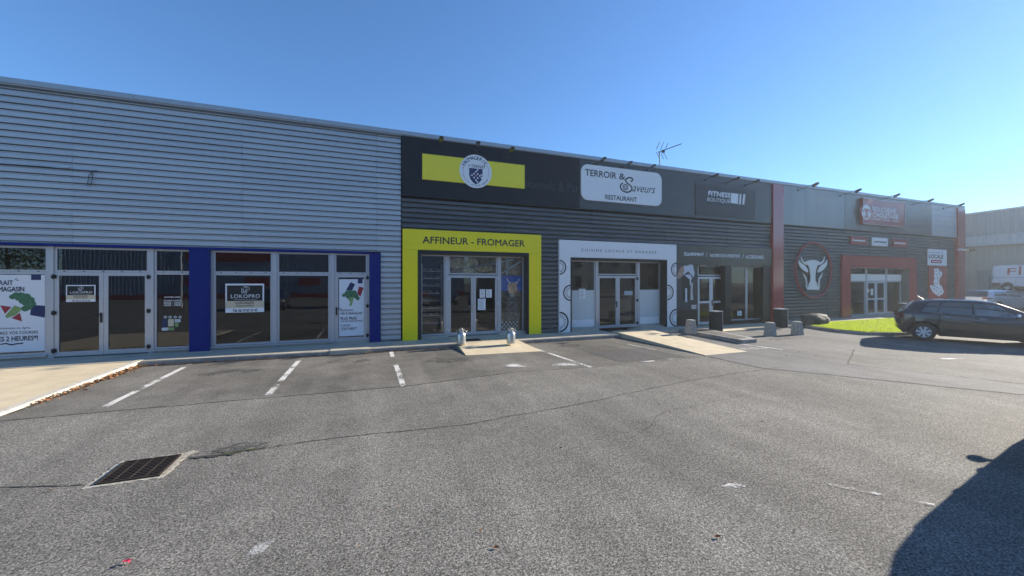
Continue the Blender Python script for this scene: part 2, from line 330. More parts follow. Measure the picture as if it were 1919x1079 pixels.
ribbon('crack',[(-1.95,5.62),(-1.74,5.6),(-.42,5.65),(1.43,5.5),(3.4,5.75),(6.5,6.3),(9.4,6.5)],.020,.005,'crack_fill')
ribbon('crack',[(-1.9,5.6),(-1.45,5.57)],.075,.009,'crack_fill',amp=.03,step=.03)
ribbon('crack',[(-1.6,5.585),(-1.25,5.6)],.05,.0095,'moss',amp=.03,step=.03)
ribbon('crack',[(-5.6,8.15),(-1.7,8.05),(.7,7.95),(3.2,8.3)],.018,.006,'crack_fill')
ribbon('crack',[(11.5,3.1),(12.52,3.64),(11.38,6.08),(14.04,7.36)][1:],.035,.009,'crack_fill')
ribbon('crack',[(8.95,8.1),(8.96,6.55),(9.9,5.3),(11.34,3.29),(13.2,.4)],.018,.009,'crack_fill')
ribbon('crack',[(13.9,1.2),(12.52,3.64)],.03,.009,'crack_fill')
ribbon('crack',[(3.2,4.2),(4.6,4.9),(7.5,5.2)],.009,.005,'crack_fill',amp=.05)
def pline(x0,y0,x1,y1,wd=.11,z=.008,mat='line_paint',name='parking_line'):
    d=Vector((x1-x0,y1-y0)).normalized(); n=Vector((-d.y,d.x))*wd/2
    return sheet(name,ragged([(x0-n.x,y0-n.y),(x1-n.x,y1-n.y),(x1+n.x,y1+n.y),(x0+n.x,y0+n.y)][::-1],.1,.006)[::-1],z,mat)
def quadline(*a,**k): return pline(*a,**k)
pline(-4.12,12.25,-4.04,8.3); pline(-1.62,12.05,-1.66,8.2); pline(.73,12.05,.72,11.1); pline(.725,10.2,.72,7.95)
pline(4.93,11.3,5.15,8.1); pline(8.05,11.6,8.5,8.3,.07,mat='line_faded'); pline(11.72,9.35,12.02,8.1,.1); pline(6.5,8.13,7.1,8.15,.1,.012); pline(7.6,8.2,7.9,8.2,.1,mat='line_faded')
pline(10.9,8.6,11.9,8.55,.25,mat='line_faded'); pline(-6.2,8.55,-5.7,8.5,.1,.008,'line_faded')
def blot(cx,cy,rx,ry,mat,z=.006,rot=0,name='paint_mark'):
    p=[]
    for k in range(26):
        a=2*PI*k/26; q=random.uniform(.6,1.15); x=rx*q*math.cos(a); y=ry*q*math.sin(a); p.append((cx+x*math.cos(rot)-y*math.sin(rot),cy+x*math.sin(rot)+y*math.cos(rot)))
    return sheet(name,p,z,mat)
blot(3.52,2.88,.12,.05,'stain_white',rot=-.3); blot(4.7,8.5,.45,.3,'stain_white',.012); blot(3.6,8.9,.5,.2,'stain_white',.012)
blot(1.8,3.25,.09,.22,'stain_faint',rot=.2); blot(-.75,3.55,.07,.2,'stain_faint',rot=-.5); blot(-.5,3.9,.06,.12,'stain_faint',rot=-.5); blot(3.3,2.15,.06,.3,'stain_faint',rot=-.4)
for sx,sy,ra,rb in ((-2.9,10.6,.7,.35),(-.4,11.0,.6,.3),(2.1,10.2,.7,.4),(6.3,11.1,.6,.35),(14.2,9.7,.8,.3),(-1.45,5.75,.35,.16)): blot(sx,sy,ra,rb,'stain_dark',.0075,name='oil_stain')
pline(4.45,2.55,4.95,1.95,.06,mat='line_faded'); pline(4.8,1.75,5.6,1.15,.09,.008,'line_faded'); pline(5.0,1.55,6.6,.35,.09,.012,'line_faded')
blot(14.6,5.6,.55,.12,'stain_white',.012,rot=-.3)
# pavement in front of the shops
pv=MB()
pv.poly_z([(-14,12.45),(-.93,12.10),(-.93,13.9),(-14,13.9)],-.05,PZ)
pavement=pv.build('pavement','concrete'); tag(pavement,kind='structure')
MB().poly_z([(-.928,12.02),(.12,12.02),(.12,13.5),(-.928,13.5)],-.05,PZ+.015).build('door_step','concrete',pavement)
MB().poly_z([(.122,12.2),(2.75,12.2),(2.75,13.95),(.122,13.95)],-.05,PZ-.004).build('paving_slab','concrete',pavement)
MB().poly_z([(4.85,12.12),(8.95,12.2),(8.95,13.95),(4.85,13.95)],-.05,PZ-.004).build('paving_slab','concrete',pavement)
MB().poly_z([(10.7,12.3),(12.3,12.5),(13.6,12.2),(13.6,13.95),(10.7,13.95)],-.05,PZ-.004).build('paving_slab','concrete',pavement)
MB().poly_z([(13.602,11.75),(19.3,12.05),(19.3,13.95),(13.602,13.95)],-.05,.05).build('paving_slab','concrete_ramp',pavement)
MB().poly_z([(19.302,12.35),(37.5,12.35),(37.5,13.95),(19.302,13.95)],-.05,PZ-.01).build('paving_slab','concrete',pavement)
for x0,x1,y in ((-5.3,-.94,12.09),(.13,2.74,12.15),(4.86,8.9,12.09)):
    n=int((x1-x0)/1.0)
    for k in range(n):
        a=x0+(x1-x0)*k/n; b=x0+(x1-x0)*(k+1)/n-.008
        MB().poly_z([(a,y-.06+ (.12*(a+.94)/-4.4 if x1<0 else 0)),(b,y-.06+(.12*(b+.94)/-4.4 if x1<0 else 0)),(b,y+.02),(a,y+.02)],-.05,PZ-.01).build('kerb_stone','concrete_kerb',pavement)
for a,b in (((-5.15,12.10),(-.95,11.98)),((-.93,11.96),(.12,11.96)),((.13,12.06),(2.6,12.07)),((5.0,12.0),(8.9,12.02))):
    ribbon('gutter_dirt',[a,b],.16,.011,'crack_fill',amp=.02,step=.05)  # dark strips paint the kerb's shading onto the ground
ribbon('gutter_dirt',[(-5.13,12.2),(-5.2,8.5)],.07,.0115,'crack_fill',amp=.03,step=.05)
def ramp(name,p0,p1,p2,p3,zt,mat='concrete_ramp'):   # p0,p1 low edge left,right; p2,p3 high edge right,left
    m=MB(); zl=.014
    m.add([(*p0,-.05),(*p1,-.05),(*p2,-.05),(*p3,-.05),(*p0,zl),(*p1,zl),(*p2,zt),(*p3,zt)],[(4,5,6,7),(0,1,5,4),(1,2,6,5),(3,0,4,7),(2,3,7,6)])
    o=m.build(name,mat); tag(o,kind='structure'); return o
ramp('path',(-9.5,7.2),(-5.42,7.2),(-5.32,12.46),(-9.5,12.46),PZ-.008)
MB().add([(-5.42,7.2,-.03),(-5.30,7.2,-.03),(-5.20,12.4,-.03),(-5.32,12.4,-.03),(-5.42,7.2,.03),(-5.30,7.2,.025),(-5.20,12.4,PZ+.01),(-5.32,12.4,PZ+.015)],[(4,5,6,7),(0,1,5,4),(1,2,6,5),(3,0,4,7),(2,3,7,6)]).build('kerb_stone','concrete_pale',pavement)
MB().poly_z([(2.75,12.22),(4.83,12.22),(4.83,13.74),(2.75,13.74)],-.05,PZ+.004).build('door_step','concrete_ramp',pavement)
ramp('entrance_ramp',(2.66,10.62),(4.95,10.45),(4.83,12.216),(2.75,12.216),PZ+.002)
ramp('entrance_ramp',(8.97,8.22),(10.62,8.22),(10.68,12.6),(8.97,12.6),PZ+.06)
# kerbed island beside the long ramp
isl=MB().poly_z([(11.85,9.35),(12.5,9.35),(12.72,9.7),(13.4,12.4),(12.2,12.55)],-.05,.13).build('kerb_island','concrete_kerb'); tag(isl,kind='structure')
MB().poly_z([(12.0,9.65),(12.4,9.65),(12.58,9.85),(13.2,12.35),(12.35,12.4)],.12,.136).build('asphalt_infill','asphalt_bay',isl)
# lawn
lawn_pts=[(30.5,12.25),(19.6,12.15),(18.7,11.4),(18.25,10.2),(18.35,9.2),(19.2,8.75),(21,8.5),(24,8.35),(30.5,8.4)]
cx=sum(p[0] for p in lawn_pts)/9; cy=sum(p[1] for p in lawn_pts)/9
outer=[(cx+(x-cx)*1.02,cy+(y-cy)*1.06) for x,y in lawn_pts]
kb=MB().poly_z(outer[::1],-.05,.11).build('lawn_kerb','concrete_kerb'); tag(kb,kind='structure')
lw=MB().poly_z(lawn_pts,.10,.125).build('lawn','soil'); tag(lw,kind='structure')
def inpoly(x,y,P):
    c=False; j=len(P)-1
    for i in range(len(P)):
        if (P[i][1]>y)!=(P[j][1]>y) and x<(P[j][0]-P[i][0])*(y-P[i][1])/(P[j][1]-P[i][1])+P[i][0]: c=not c
        j=i
    return c
gb=MB()
for _ in range(42000):
    x=18+random.random()**1.3*12.5; y=random.uniform(8.3,12.3)
    if not inpoly(x,y,lawn_pts): continue
    h=random.uniform(.02,.05); a=random.uniform(0,PI); dx,dy=.012*math.cos(a),.012*math.sin(a); lx,ly=random.uniform(-.03,.03),random.uniform(-.03,.03)
    gb.add([(x-dx,y-dy,.12),(x+dx,y+dy,.12),(x+lx,y+ly,.12+h)],[(0,1,2)])
o=gb.build('grass_blades','grass'); tag(o,'bright sunlit mown grass covering the kerbed lawn','grass',kind='stuff')
# raised yard beyond the end of the shops
tr=MB(); nx,ny=30,4
def yz(x): t=min(1,max(0,(x-42.5)/12)); return .012+1.18*t*t*(3-2*t)
xs=[40+i*(80-40)/nx for i in range(nx+1)]
for j,y in enumerate((-20,60)):
    for x in xs: tr.v.append((x,y,yz(x)))
for i in range(nx): tr.f.append((i,i+1,nx+2+i,nx+1+i)); tr.m.append(0)
o=tr.build('yard','asphalt_lane'); tag(o,kind='structure')
# ------------------------------------------------------------------ the long retail building
B=thing('retail_building',(12,20,0),'long low row of shops in grey and dark ribbed metal cladding across the car park','building')
HB=7.12
def part(mb,name,mat,parent=B,**k): return mb.build(name,mat,parent,**k)
# carcass
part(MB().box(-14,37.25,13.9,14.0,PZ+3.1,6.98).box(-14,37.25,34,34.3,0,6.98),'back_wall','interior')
part(MB().box(-14,-13.9,13.45,34,0,6.97).box(37.15,37.3,13.45,34,0,6.97),'end_wall','clad_grey')
part(MB().box(-14,37.28,13.46,34.3,6.90,6.99),'roof','concrete_kerb')
OP=[(-13.9,.13,2.94,.10),(1.70,5.74,3.0,.36),(7.55,12.31,2.91,.30),(12.88,18.88,2.84,.30),(25.17,30.9,2.76,.30)]
wl=MB(); px_=-14
for a,b,h,r in OP:
    if a>px_: wl.box(px_,a,13.56,13.88,0,6.9)
    wl.box(a,b,13.56,13.88,h+PZ,6.9); px_=b
wl.box(px_,37.15,13.56,13.88,0,6.9); part(wl,'front_wall','black_matt')
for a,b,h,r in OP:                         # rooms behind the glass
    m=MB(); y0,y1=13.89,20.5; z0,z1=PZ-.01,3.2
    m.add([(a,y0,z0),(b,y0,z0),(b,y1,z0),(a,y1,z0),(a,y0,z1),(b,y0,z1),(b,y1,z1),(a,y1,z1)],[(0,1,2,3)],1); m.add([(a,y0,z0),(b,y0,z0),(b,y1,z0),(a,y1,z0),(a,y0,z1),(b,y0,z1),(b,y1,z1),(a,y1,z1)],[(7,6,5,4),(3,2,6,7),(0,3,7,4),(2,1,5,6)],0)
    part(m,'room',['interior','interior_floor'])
# cladding sheets
PR=.172
prof_grey=[(0,.045),(.020,.045),(.020,.125),(.044,.125),(.044,0),(.150,.005),(.172,.045)]   # rib, slope and the deep shadow gap under each rib
prof_dark=[(0,.05),(.014,.05),(.014,.125),(.050,.125),(.050,0),(.146,.008),(.172,.05)]
def clad(x0,x1,h0,h1,mats,holes=(),L=3.72,start=None):
    prof=prof_dark if 'dark' in mats[0] else prof_grey
    rows=int(round((h1-h0)/PR)); xs=[x0]; x=x0+(start or L)
    while x<x1-.3: xs.append(x); x+=L
    xs.append(x1)
    for si in range(len(xs)-1):
        r=0
        while r<rows:
            r2=min(rows,r+5); m=MB(); proud=.0025*((si+r//5)%2)
            for q in range(r,r2):
                hb=h0+q*PR; iv=[(xs[si]+.002,xs[si+1]-.002)]
                for a,b,ht in holes:
                    if hb+.08<ht:
                        nv=[]
                        for s,e in iv:
                            if b<=s or a>=e: nv.append((s,e))
                            else:
                                if a>s: nv.append((s,a))
                                if b<e: nv.append((b,e))
                        iv=nv
                for s,e in iv:
                    vs=[]; top=min(1,(h1-hb)/PR)
                    for dz,dy in prof:
                        for X in (s,e): vs.append((X,WY+dy-proud,hb+dz*top+PZ))
                    m.add(vs,[(2*i,2*i+1,2*i+3,2*i+2) for i in range(len(prof)-1)])
                    m.add([(e,WY+dy-proud,hb+dz*top+PZ) for dz,dy in prof[:2]+prof[4:]]+[(e,WY+.14,hb+PZ),(e,WY+.14,hb+PR*top+PZ)],[(5,0,1,2,3,4,6)])
                    m.add([(s,WY+dy-proud,hb+dz*top+PZ) for dz,dy in prof[:2]+prof[4:]]+[(s,WY+.14,hb+PZ),(s,WY+.14,hb+PR*top+PZ)],[(6,4,3,2,1,0,5)])
            if m.v: part(m,'cladding_sheet',mats[(si*3+r//5)%len(mats)])
            r=r2
clad(-14,1.13,2.95,6.87,('clad_grey','clad_grey2'),start=3.2)
clad(.49,1.13,.02,2.94,('clad_grey',),L=2)
clad(1.15,18.90,-.02,4.87,('clad_dark','clad_dark2'),[(1.15,6.26,3.74),(7.03,12.85,3.6),(12.85,18.90,3.61)])
clad(19.67,36.40,-.02,4.87,('clad_dark2','clad_dark'),[(24.43,31.66,3.44)])
# coping in lengths
x=-14
while x<37.3:
    e=min(37.36,x+4.1); part(MB().box(x+.003,e-.003,13.30,13.75,6.99,HB).box(x+.003,e-.003,13.34,13.44,6.955,6.99),'coping','coping'); x+=4.1
part(MB().box(-14,1.13,13.37,13.40,6.915,6.950),'trim','clad_dark')
# blue surround of the empty unit
part(MB().box(-14,.14,13.345,13.50,2.875+PZ,2.945+PZ),'blue_lintel','blue_panel')
for a,b in ((-4.60,-4.14),(.145,.475)):
    part(MB().box(a,b,13.33,13.72,.0+PZ,2.90+PZ),'blue_pillar','blue_panel')
# ---- windows and doors
def frame_bars(mb,x0,x1,z0,z1,y,b,dep=.06,bb=None):
    bb=bb or b
    mb.box(x0,x0+b,y,y+dep,z0,z1); mb.box(x1-b,x1,y,y+dep,z0,z1); mb.box(x0+b,x1-b,y,y+dep,z1-b,z1); mb.box(x0+b,x1-b,y,y+dep,z0,z0+bb)
def window(x0,x1,h0,h1,y,b=.05,mat='alu',glass='glass',dots=0,label=None,fill=None):
    m=MB(); frame_bars(m,x0,x1,h0+PZ,h1+PZ,y,b); o=part(m,'window',mat)
    p=MB(); p.box(x0+b,x1-b,y+.028,y+.034,h0+b+PZ,h1-b+PZ); part(p,'pane',glass,o)
    if dots:
        d=MB()
        for k in range(dots): xx=x0+(k+.5)*(x1-x0)/dots; d.box(xx-.02,xx+.02,y-.006,y,h0+.008+PZ,h0+.026+PZ)
        part(d,'drain_cap','black_matt',o)
    return o
def door(x0,x1,h0,h1,y,b=.09,mat='alu',glass='glass',hinge=None,handle=None,mid=None,hmat='black',bb=.12,hm2='black'):
    m=MB(); frame_bars(m,x0,x1,h0+PZ,h1+PZ,y,b,.055,bb)
    if mid: m.box(x0+b,x1-b,y,y+.055,mid-.05+PZ,mid+.05+PZ)
    o=part(m,'door',mat)
    if mid:
        part(MB().box(x0+b,x1-b,y+.025,y+.03,h0+bb+PZ,mid-.05+PZ),'pane',glass,o); part(MB().box(x0+b,x1-b,y+.025,y+.03,mid+.05+PZ,h1-b+PZ),'pane',glass,o)
    else: part(MB().box(x0+b,x1-b,y+.025,y+.031,h0+bb+PZ,h1-b+PZ),'pane',glass,o)
    if hinge is not None:
        hx=x0 if hinge<0 else x1
        for z in (h0+.12,(h0+h1)/2,h1-.16):
            part(MB().box(hx-.045,hx+.045,y-.03,y-.002,z+PZ,z+.08+PZ).box(hx-.02,hx+.02,y-.05,y-.03,z-.02+PZ,z+.10+PZ),'hinge',hm2,o)
    if handle is not None:
        hx=(x1-b/2) if handle>0 else (x0+b/2); hz=(h0+h1)/2-.08+PZ; s=-1 if handle>0 else 1
        part(MB().box(hx-.022,hx+.022,y-.02,y-.001,hz-.16,hz+.1).tube([(hx,y-.02,hz+.04),(hx,y-.06,hz+.04),(hx+s*.15,y-.06,hz+.04)],.012,6),'handle',hmat,o)
    return o
YG=13.50
TB0,TB1,TP=2.20,2.28,2.87
# empty unit, left to right
def lock(a,b): return (a,b)
part(MB().box(-7.585,-7.475,YG-.03,YG+.07,.0+PZ,2.88+PZ),'mullion','alu'); part(MB().box(-5.545,-5.44,YG-.03,YG+.07,.0+PZ,2.88+PZ),'mullion','alu')
part(MB().box(-4.14,-4.09,YG-.03,YG+.07,.0+PZ,2.88+PZ),'mullion','alu'); part(MB().box(-2.60,-2.49,YG-.03,YG+.07,.0+PZ,2.88+PZ),'mullion','alu')
part(MB().box(-1.02,-.90,YG-.03,YG+.07,.0+PZ,2.88+PZ),'mullion','alu'); part(MB().box(.085,.14,YG-.03,YG+.07,.0+PZ,2.88+PZ),'mullion','alu')
window(-10.5,-7.588,2.22,TP,YG,dots=8)
wA=window(-10.5,-7.588,.10,2.216,YG,b=.06,glass='glass')
window(-7.472,-5.548,2.22,TP,YG,dots=5); window(-5.437,-4.605,2.22,TP,YG,dots=2); window(-4.087,-2.603,2.22,TP,YG,dots=4); window(-2.487,-1.023,2.22,TP,YG,dots=4); window(-.897,.082,2.22,TP,YG,b=.05,dots=3)
window(-5.437,-4.605,.10,2.216,YG,b=.05); window(-4.087,-2.603,.10,2.216,YG,b=.06); window(-2.487,-1.023,.10,2.216,YG,b=.06)
for a,b in ((-14,-10.6),):
    window(a,b,.10,2.88,YG,b=.06)
door(-7.472,-6.503,.03,2.216,YG-.01,hinge=-1,handle=1); door(-6.497,-5.548,.03,2.216,YG-.01,hinge=1)
dF=door(-.897,.082,.06,2.216,YG-.01,b=.11,hinge=1,handle=-1)
part(MB().box(-4.14,-.90,YG-.10,YG-.032,.06+PZ,.095+PZ).box(-14,-7.585,YG-.10,YG-.032,.06+PZ,.095+PZ).box(-5.44,-4.6,YG-.10,YG-.032,.06+PZ,.095+PZ),'sill','alu')
part(MB().box(-14,-7.59,YG-.0,YG+.3,PZ-.02,.098+PZ),'plinth','concrete'); part(MB().box(-5.44,.14,YG-.0,YG+.3,PZ-.02,.058+PZ),'plinth','concrete')
# ---- yellow portal: panels
def portal(x0,x1,h,ix0,ix1,ih,mat,tops,name,proud=.07,black=.05,legjoint=True):
    y0=WY-proud
    part(MB().box(x0,ix0-.0,y0,13.46,PZ-.03,ih+PZ-.003),'portal_panel',mat); part(MB().box(ix1,x1,y0,13.46,PZ-.03,ih+PZ-.003),'portal_panel',mat)
    e=[x0]+list(tops)+[x1]
    for a,b in zip(e,e[1:]): part(MB().box(a+.002*(a>x0),b-.002*(b<x1),y0,13.46,ih+PZ,h+PZ),'portal_panel',mat)
def reveal(ix0,ix1,ih,yb,proud,t=.06,mat='black',outer=.10):
    y0=WY-proud+.012
    part(MB().box(ix0+.001,ix0+outer,y0,yb,PZ-.02,ih-outer+PZ),'jamb',mat); part(MB().box(ix1-t,ix1-.001,y0,yb,PZ-.02,ih-outer+PZ),'jamb',mat)
    part(MB().box(ix0+.001,ix1-.001,y0,yb,ih-outer+PZ,ih+PZ-.004),'lintel',mat)
portal(1.18,6.27,3.74,1.67,5.77,3.05,'yellow',[3.93],'y'); reveal(1.67,5.77,3.05,13.8,.07,.05,outer=.12)
portal(7.045,12.84,3.60,7.53,12.33,2.93,'white_panel',[],'w'); reveal(7.53,12.33,2.93,13.78,.07,.04,outer=.07)
y=13.72
def X(px,d=13.72): return wp(px,0,d)[0]
# yellow shop glazing
x1,x2,x3,x4=1.80,X(838),X(935),5.71
part(MB().box(x2-.06,x2+.05,y-.03,y+.06,PZ,2.92+PZ),'mullion','alu'); part(MB().box(x3-.05,x3+.05,y-.03,y+.06,PZ,2.92+PZ),'mullion','alu')
window(x1,x2-.063,.08,2.92,y,b=.05,glass='glass_clear'); window(x2+.053,x3-.053,2.23,2.92,y,b=.05,glass='glass_clear'); window(x3+.053,x4,.08,2.92,y,b=.05,glass='glass_clear')
xm=(x2+x3)/2
door(x2+.053,xm-.003,.03,2.2,y-.01,hinge=-1,handle=1,hmat='steel',hm2='alu_light'); door(xm+.003,x3-.053,.03,2.2,y-.01,hinge=1,hm2='alu_light')
part(MB().box(1.67,x2,13.55,13.9,PZ-.01,.078+PZ),'plinth','concrete'); part(MB().box(x3,5.77,13.55,13.9,PZ-.01,.078+PZ),'plinth','concrete')
# photo prints in the shop glass
pr=MB(); pr.box(x2+.10,x3-.10,y+.04,y+.046,2.29+PZ,2.86+PZ); po=part(pr,'window_film','photo_brown')
m=MB()
for cx_,cz_,rx,rz in ((3.15,2.62,.32,.2),(3.65,2.66,.28,.19),(4.15,2.45,.3,.12),(3.5,2.4,.25,.08)):
    m.poly_y([(cx_+rx*math.cos(a*PI/8)**1,cz_+PZ+rz*math.sin(a*PI/8)) for a in range(16)],y+.034,y+.038)
part(m,'cheese_print','cheese',po)
m=MB(); m.poly_y([(x2+.12,2.33+PZ),(x3-.12,2.62+PZ),(x3-.12,2.72+PZ),(x2+.12,2.39+PZ)],y+.030,y+.033); part(m,'print_stripe','photo_grey',po)
po=part(MB().box(x3+.11,x4-.06,y+.04,y+.046,2.22+PZ,2.86+PZ),'window_film','photo_brown')
part(MB().stroke([(x3+.15,2.3+PZ),(x4-.1,2.75+PZ)],.05,y+.036).stroke([(x3+.35,2.25+PZ),(x3+.35,2.82+PZ)],.08,y+.036).stroke([(x3+.12,2.7+PZ),(x4-.4,2.82+PZ)],.04,y+.036),'print_stripe','film',po)
po=part(MB().box(x3+.11,x4-.06,y+.04,y+.046,.14+PZ,2.21+PZ),'window_film','photo_dry')
part(MB().box(x3+.115,x4-.065,y+.035,y+.038,1.62+PZ,2.2+PZ),'print_sky','photo_sky',po)
cxm=(x3+x4)/2+.06
for k,(w_,h0,h1) in enumerate(((.30,.50,.80),(.27,.82,1.02),(.26,1.04,1.24),(.20,1.26,1.38))):
    part(MB().poly_y([(cxm-w_,h0+PZ),(cxm+w_*.9,h0+PZ),(cxm+w_*.95,h1+PZ),(cxm-w_*.95,h1+PZ)],y+.029,y+.032),'cheese_print','photo_grey',po)
part(MB().box(cxm-.1,cxm+.07,y+.029,y+.032,1.39+PZ,1.52+PZ),'cheese_print','film',po)
part(MB().poly_y([(cxm-.12,1.5+PZ),(cxm+.1,1.45+PZ),(cxm+.2,1.62+PZ),(cxm+.16,1.85+PZ),(cxm+.26,1.9+PZ),(cxm+.1,1.95+PZ),(cxm-.1,1.93+PZ),(cxm-.2,1.85+PZ),(cxm-.2,1.66+PZ)],y+.025,y+.028),'cow_print','photo_brown',po)
part(MB().stroke([(cxm-.1,1.93+PZ),(cxm-.2,2.0+PZ),(cxm-.22,2.1+PZ)],.03,y+.024).stroke([(cxm+.12,1.93+PZ),(cxm+.24,1.98+PZ),(cxm+.27,2.08+PZ)],.03,y+.024),'cow_print','film',po)
m=MB()
for i in range(9):
    for j in range(4):
        if (i+j)%2: m.box(x3+.13+i*.075,x3+.13+i*.075+.055,y+.027,y+.030,.17+j*.08+PZ,.17+j*.08+.05+PZ)
part(m,'cloth_print','film',po)
# shelves of cheeses behind the narrow window
sh=thing('display_shelf',(2.3,14.3,PZ),'tall shelving rack of cheeses behind the narrow window of the cheese shop','shelf')
for sx in (1.9,2.62): MB().box(sx,sx+.04,14.15,14.45,PZ,2.6+PZ).build('post','alu_light',sh)
for k in range(8):
    z=.45+k*.27+PZ; MB().box(1.9,2.66,14.14,14.46,z,z+.02).build('shelf','alu_light',sh)
    for q in range(3):
        cx2=2.02+q*.24+random.uniform(-.03,.03); MB().lathe([(.0,z+.02),(.09,z+.02),(.1,z+.05),(.1,z+.10),(.0,z+.11)],cx2,14.3,12).build('cheese_wheel','shelf_goods',sh,smooth=False)
# ---- white restaurant glazing
a,b,c,d=7.63,X(1118),X(1196),12.28
part(MB().box(b-.05,b+.05,y-.03,y+.06,PZ,2.84+PZ),'mullion','alu'); part(MB().box(c-.05,c+.05,y-.03,y+.06,PZ,2.84+PZ),'mullion','alu')
for (p,q) in ((a,b-.053),(c+.053,d)):
    wn=window(p,q,.06,2.84,y,b=.05,glass='glass_clear'); part(MB().box(p+.052,q-.052,y+.010,y+.014,.12+PZ,1.62+PZ),'frosted_film','film',wn); part(MB().box(p+.052,q-.052,y+.006,y+.009,.12+PZ,.42+PZ),'frosted_film','white_panel',wn)
window(b+.053,c-.053,2.25,2.84,y,b=.05); xm=(b+c)/2
door(b+.053,xm-.003,.03,2.22,y-.01,b=.10,handle=1); door(xm+.003,c-.053,.03,2.22,y-.01,b=.10,hinge=1)
part(MB().box(7.53,b,13.5,13.9,PZ-.01,.058+PZ),'plinth','concrete'); part(MB().box(c,12.33,13.5,13.9,PZ-.01,.058+PZ),'plinth','concrete')
# ---- fitness shop front
FX0,FX1=12.87,18.905
part(MB().box(FX0,FX1,13.33,13.46,2.86+PZ,3.61+PZ),'portal_panel','fascia_charcoal')
refl=MB(); pts=[(FX0+.01,2.86+PZ)]; n=44
for k in range(n+1):
    xx=FX0+.01+(FX1-FX0-.02)*k/n; pts.append((xx,2.80-.07*abs(math.sin(k*.55))*random.uniform(.5,1.2)-.05+PZ))
pts.append((FX1-.01,2.86+PZ)); refl.poly_y([(p[0],p[1]) for p in pts],13.34,13.36); part(refl,'banner_hem','fascia_charcoal')  # wavy strip shaped after a reflection on the dark panel
T(B,'ÉQUIPEMENT',1283,471.5,479.5,1319.5,13.33,'white',bold=.03); T(B,'/',1323,473,481,1326,13.33,'white'); T(B,'NUTRITION SPORTIVE',1331,475.3,481.2,1387,13.33,'white',bold=.03); T(B,'/',1391,476.5,484,1394.5,13.33,'white'); T(B,'ACCESSOIRES',1397.5,478,484,1431.5,13.33,'white',bold=.03)
part(MB().box(12.88,14.06,13.37,13.5,.70+PZ,2.72+PZ),'poster_board','photo_dark')
part(MB().box(12.88,14.10,13.36,13.7,PZ-.02,.695+PZ),'plinth_box','black')
m=MB()
def pq(pts,y0,mi=0,off=.004): m.poly_y(quad(pts,y0),y0-off,y0-off+.002,mi)
yy=13.37
pq([(1283,491),(1299,491),(1300,503),(1302,512),(1300,520),(1296,514),(1290,508),(1284,513),(1281,515)],yy,0)
pq([(1273,505),(1281,497),(1283,506),(1280,517),(1273,522),(1268,521)],yy,1,.006); pq([(1283,515),(1294,514),(1297,521),(1295,527),(1296,533),(1293,533),(1293,524)],yy,0,.006)
pq([(1284,491),(1292,491),(1291,497),(1285,498)],yy,1,.008); pq([(1277,516),(1292,516),(1294,562),(1279,562)],yy,2,.003)
pq([(1295,533),(1299,528),(1298,545),(1300,562),(1294,562)],yy,3,.005); pq([(1284.5,540),(1288,540),(1288,566),(1284.5,566)],yy,0,.007); pq([(1296,571),(1306,571),(1305,579),(1296,579)],yy,3,.005)
part(m,'poster_print',['cloth_white','skin','black','alu'])
a,b=14.13,15.74; yf=13.62
part(MB().box(14.06,14.12,13.40,13.7,.70+PZ,2.72+PZ),'jamb','black')
a=X(1308,yf); b=X(1357,yf); window(a,b,2.24,2.74,yf,b=.06,mat='alu'); xm=(a+b)/2
door(a,xm-.003,-.02,2.2,yf-.01,b=.10,mat='alu_light',mid=1.02); door(xm+.003,b,-.02,2.2,yf-.01,b=.10,mat='alu_light',mid=1.02,handle=-1)
part(MB().box(15.78,16.17,13.35,13.75,PZ-.02,2.74+PZ),'pillar','black'); part(MB().box(18.34,18.90,13.38,13.46,PZ-.02,2.74+PZ),'pillar','black'); part(MB().box(18.55,18.88,13.47,13.75,PZ-.02,2.74+PZ),'jamb','black')
a=X(1371,yf)-.12; c=X(1399.5,yf); b=X(1430,yf)+.1
window(a,c-.003,.10,2.72,yf,b=.06); window(c+.003,b,.10,2.72,yf,b=.06)
part(MB().box(16.17,18.55,13.55,13.9,PZ-.02,.098+PZ),'plinth','black')
# ---- red columns and portal
part(MB().box(18.91,19.66,13.27,13.46,PZ-.03,3.05+PZ),'column_panel','red_column'); part(MB().box(18.91,19.66,13.27,13.46,3.056+PZ,6.87+PZ-.04),'column_panel','red_column')
part(MB().box(36.41,37.32,13.27,13.9,PZ-.03,3.05+PZ),'column_panel','red_column'); part(MB().box(36.41,37.32,13.27,13.9,3.056+PZ,6.87+PZ-.04),'column_panel','red_column')
portal(24.43,31.66,3.44,25.17,30.9,2.76,'red_panel',[26.2,29.6],'r',proud=.08); 
part(MB().box(25.18,30.89,13.34,13.75,2.74+PZ,2.757+PZ),'lintel','alu')
part(MB().box(30.80,30.895,13.33,13.75,PZ-.02,2.735+PZ),'jamb','fascia_steel')
yb=13.66; a=25.2; b=X(1624.5,yb); c=X(1659,yb); d=X(1694,yb)
part(MB().box(b-.16,b+.0,yb-.03,yb+.06,PZ,2.74+PZ),'mullion','alu'); part(MB().box(c,c+.16,yb-.03,yb+.06,PZ,2.74+PZ),'mullion','alu')
for p,q in ((a,b-.163),(b+.003,c-.003),(c+.163,min(d,30.75))):
    window(p,q,2.42,2.73,yb,b=.03,mat='black'); part(MB().box(p,q,yb-.02,yb+.03,2.02+PZ,2.41+PZ),'fascia_board','white_panel')
window(a,b-.163,.06,2.01,yb,b=.05,mat='alu'); window(c+.163,min(d,30.75),.06,2.01,yb,b=.05,mat='alu_light'); xm=(b+c)/2
door(b+.003,xm-.003,.02,2.0,yb-.01,b=.11,mat='alu_light',mid=.95); door(xm+.003,c-.003,.02,2.0,yb-.01,b=.11,mat='alu_light',mid=.95,handle=-1,hmat='alu_light')
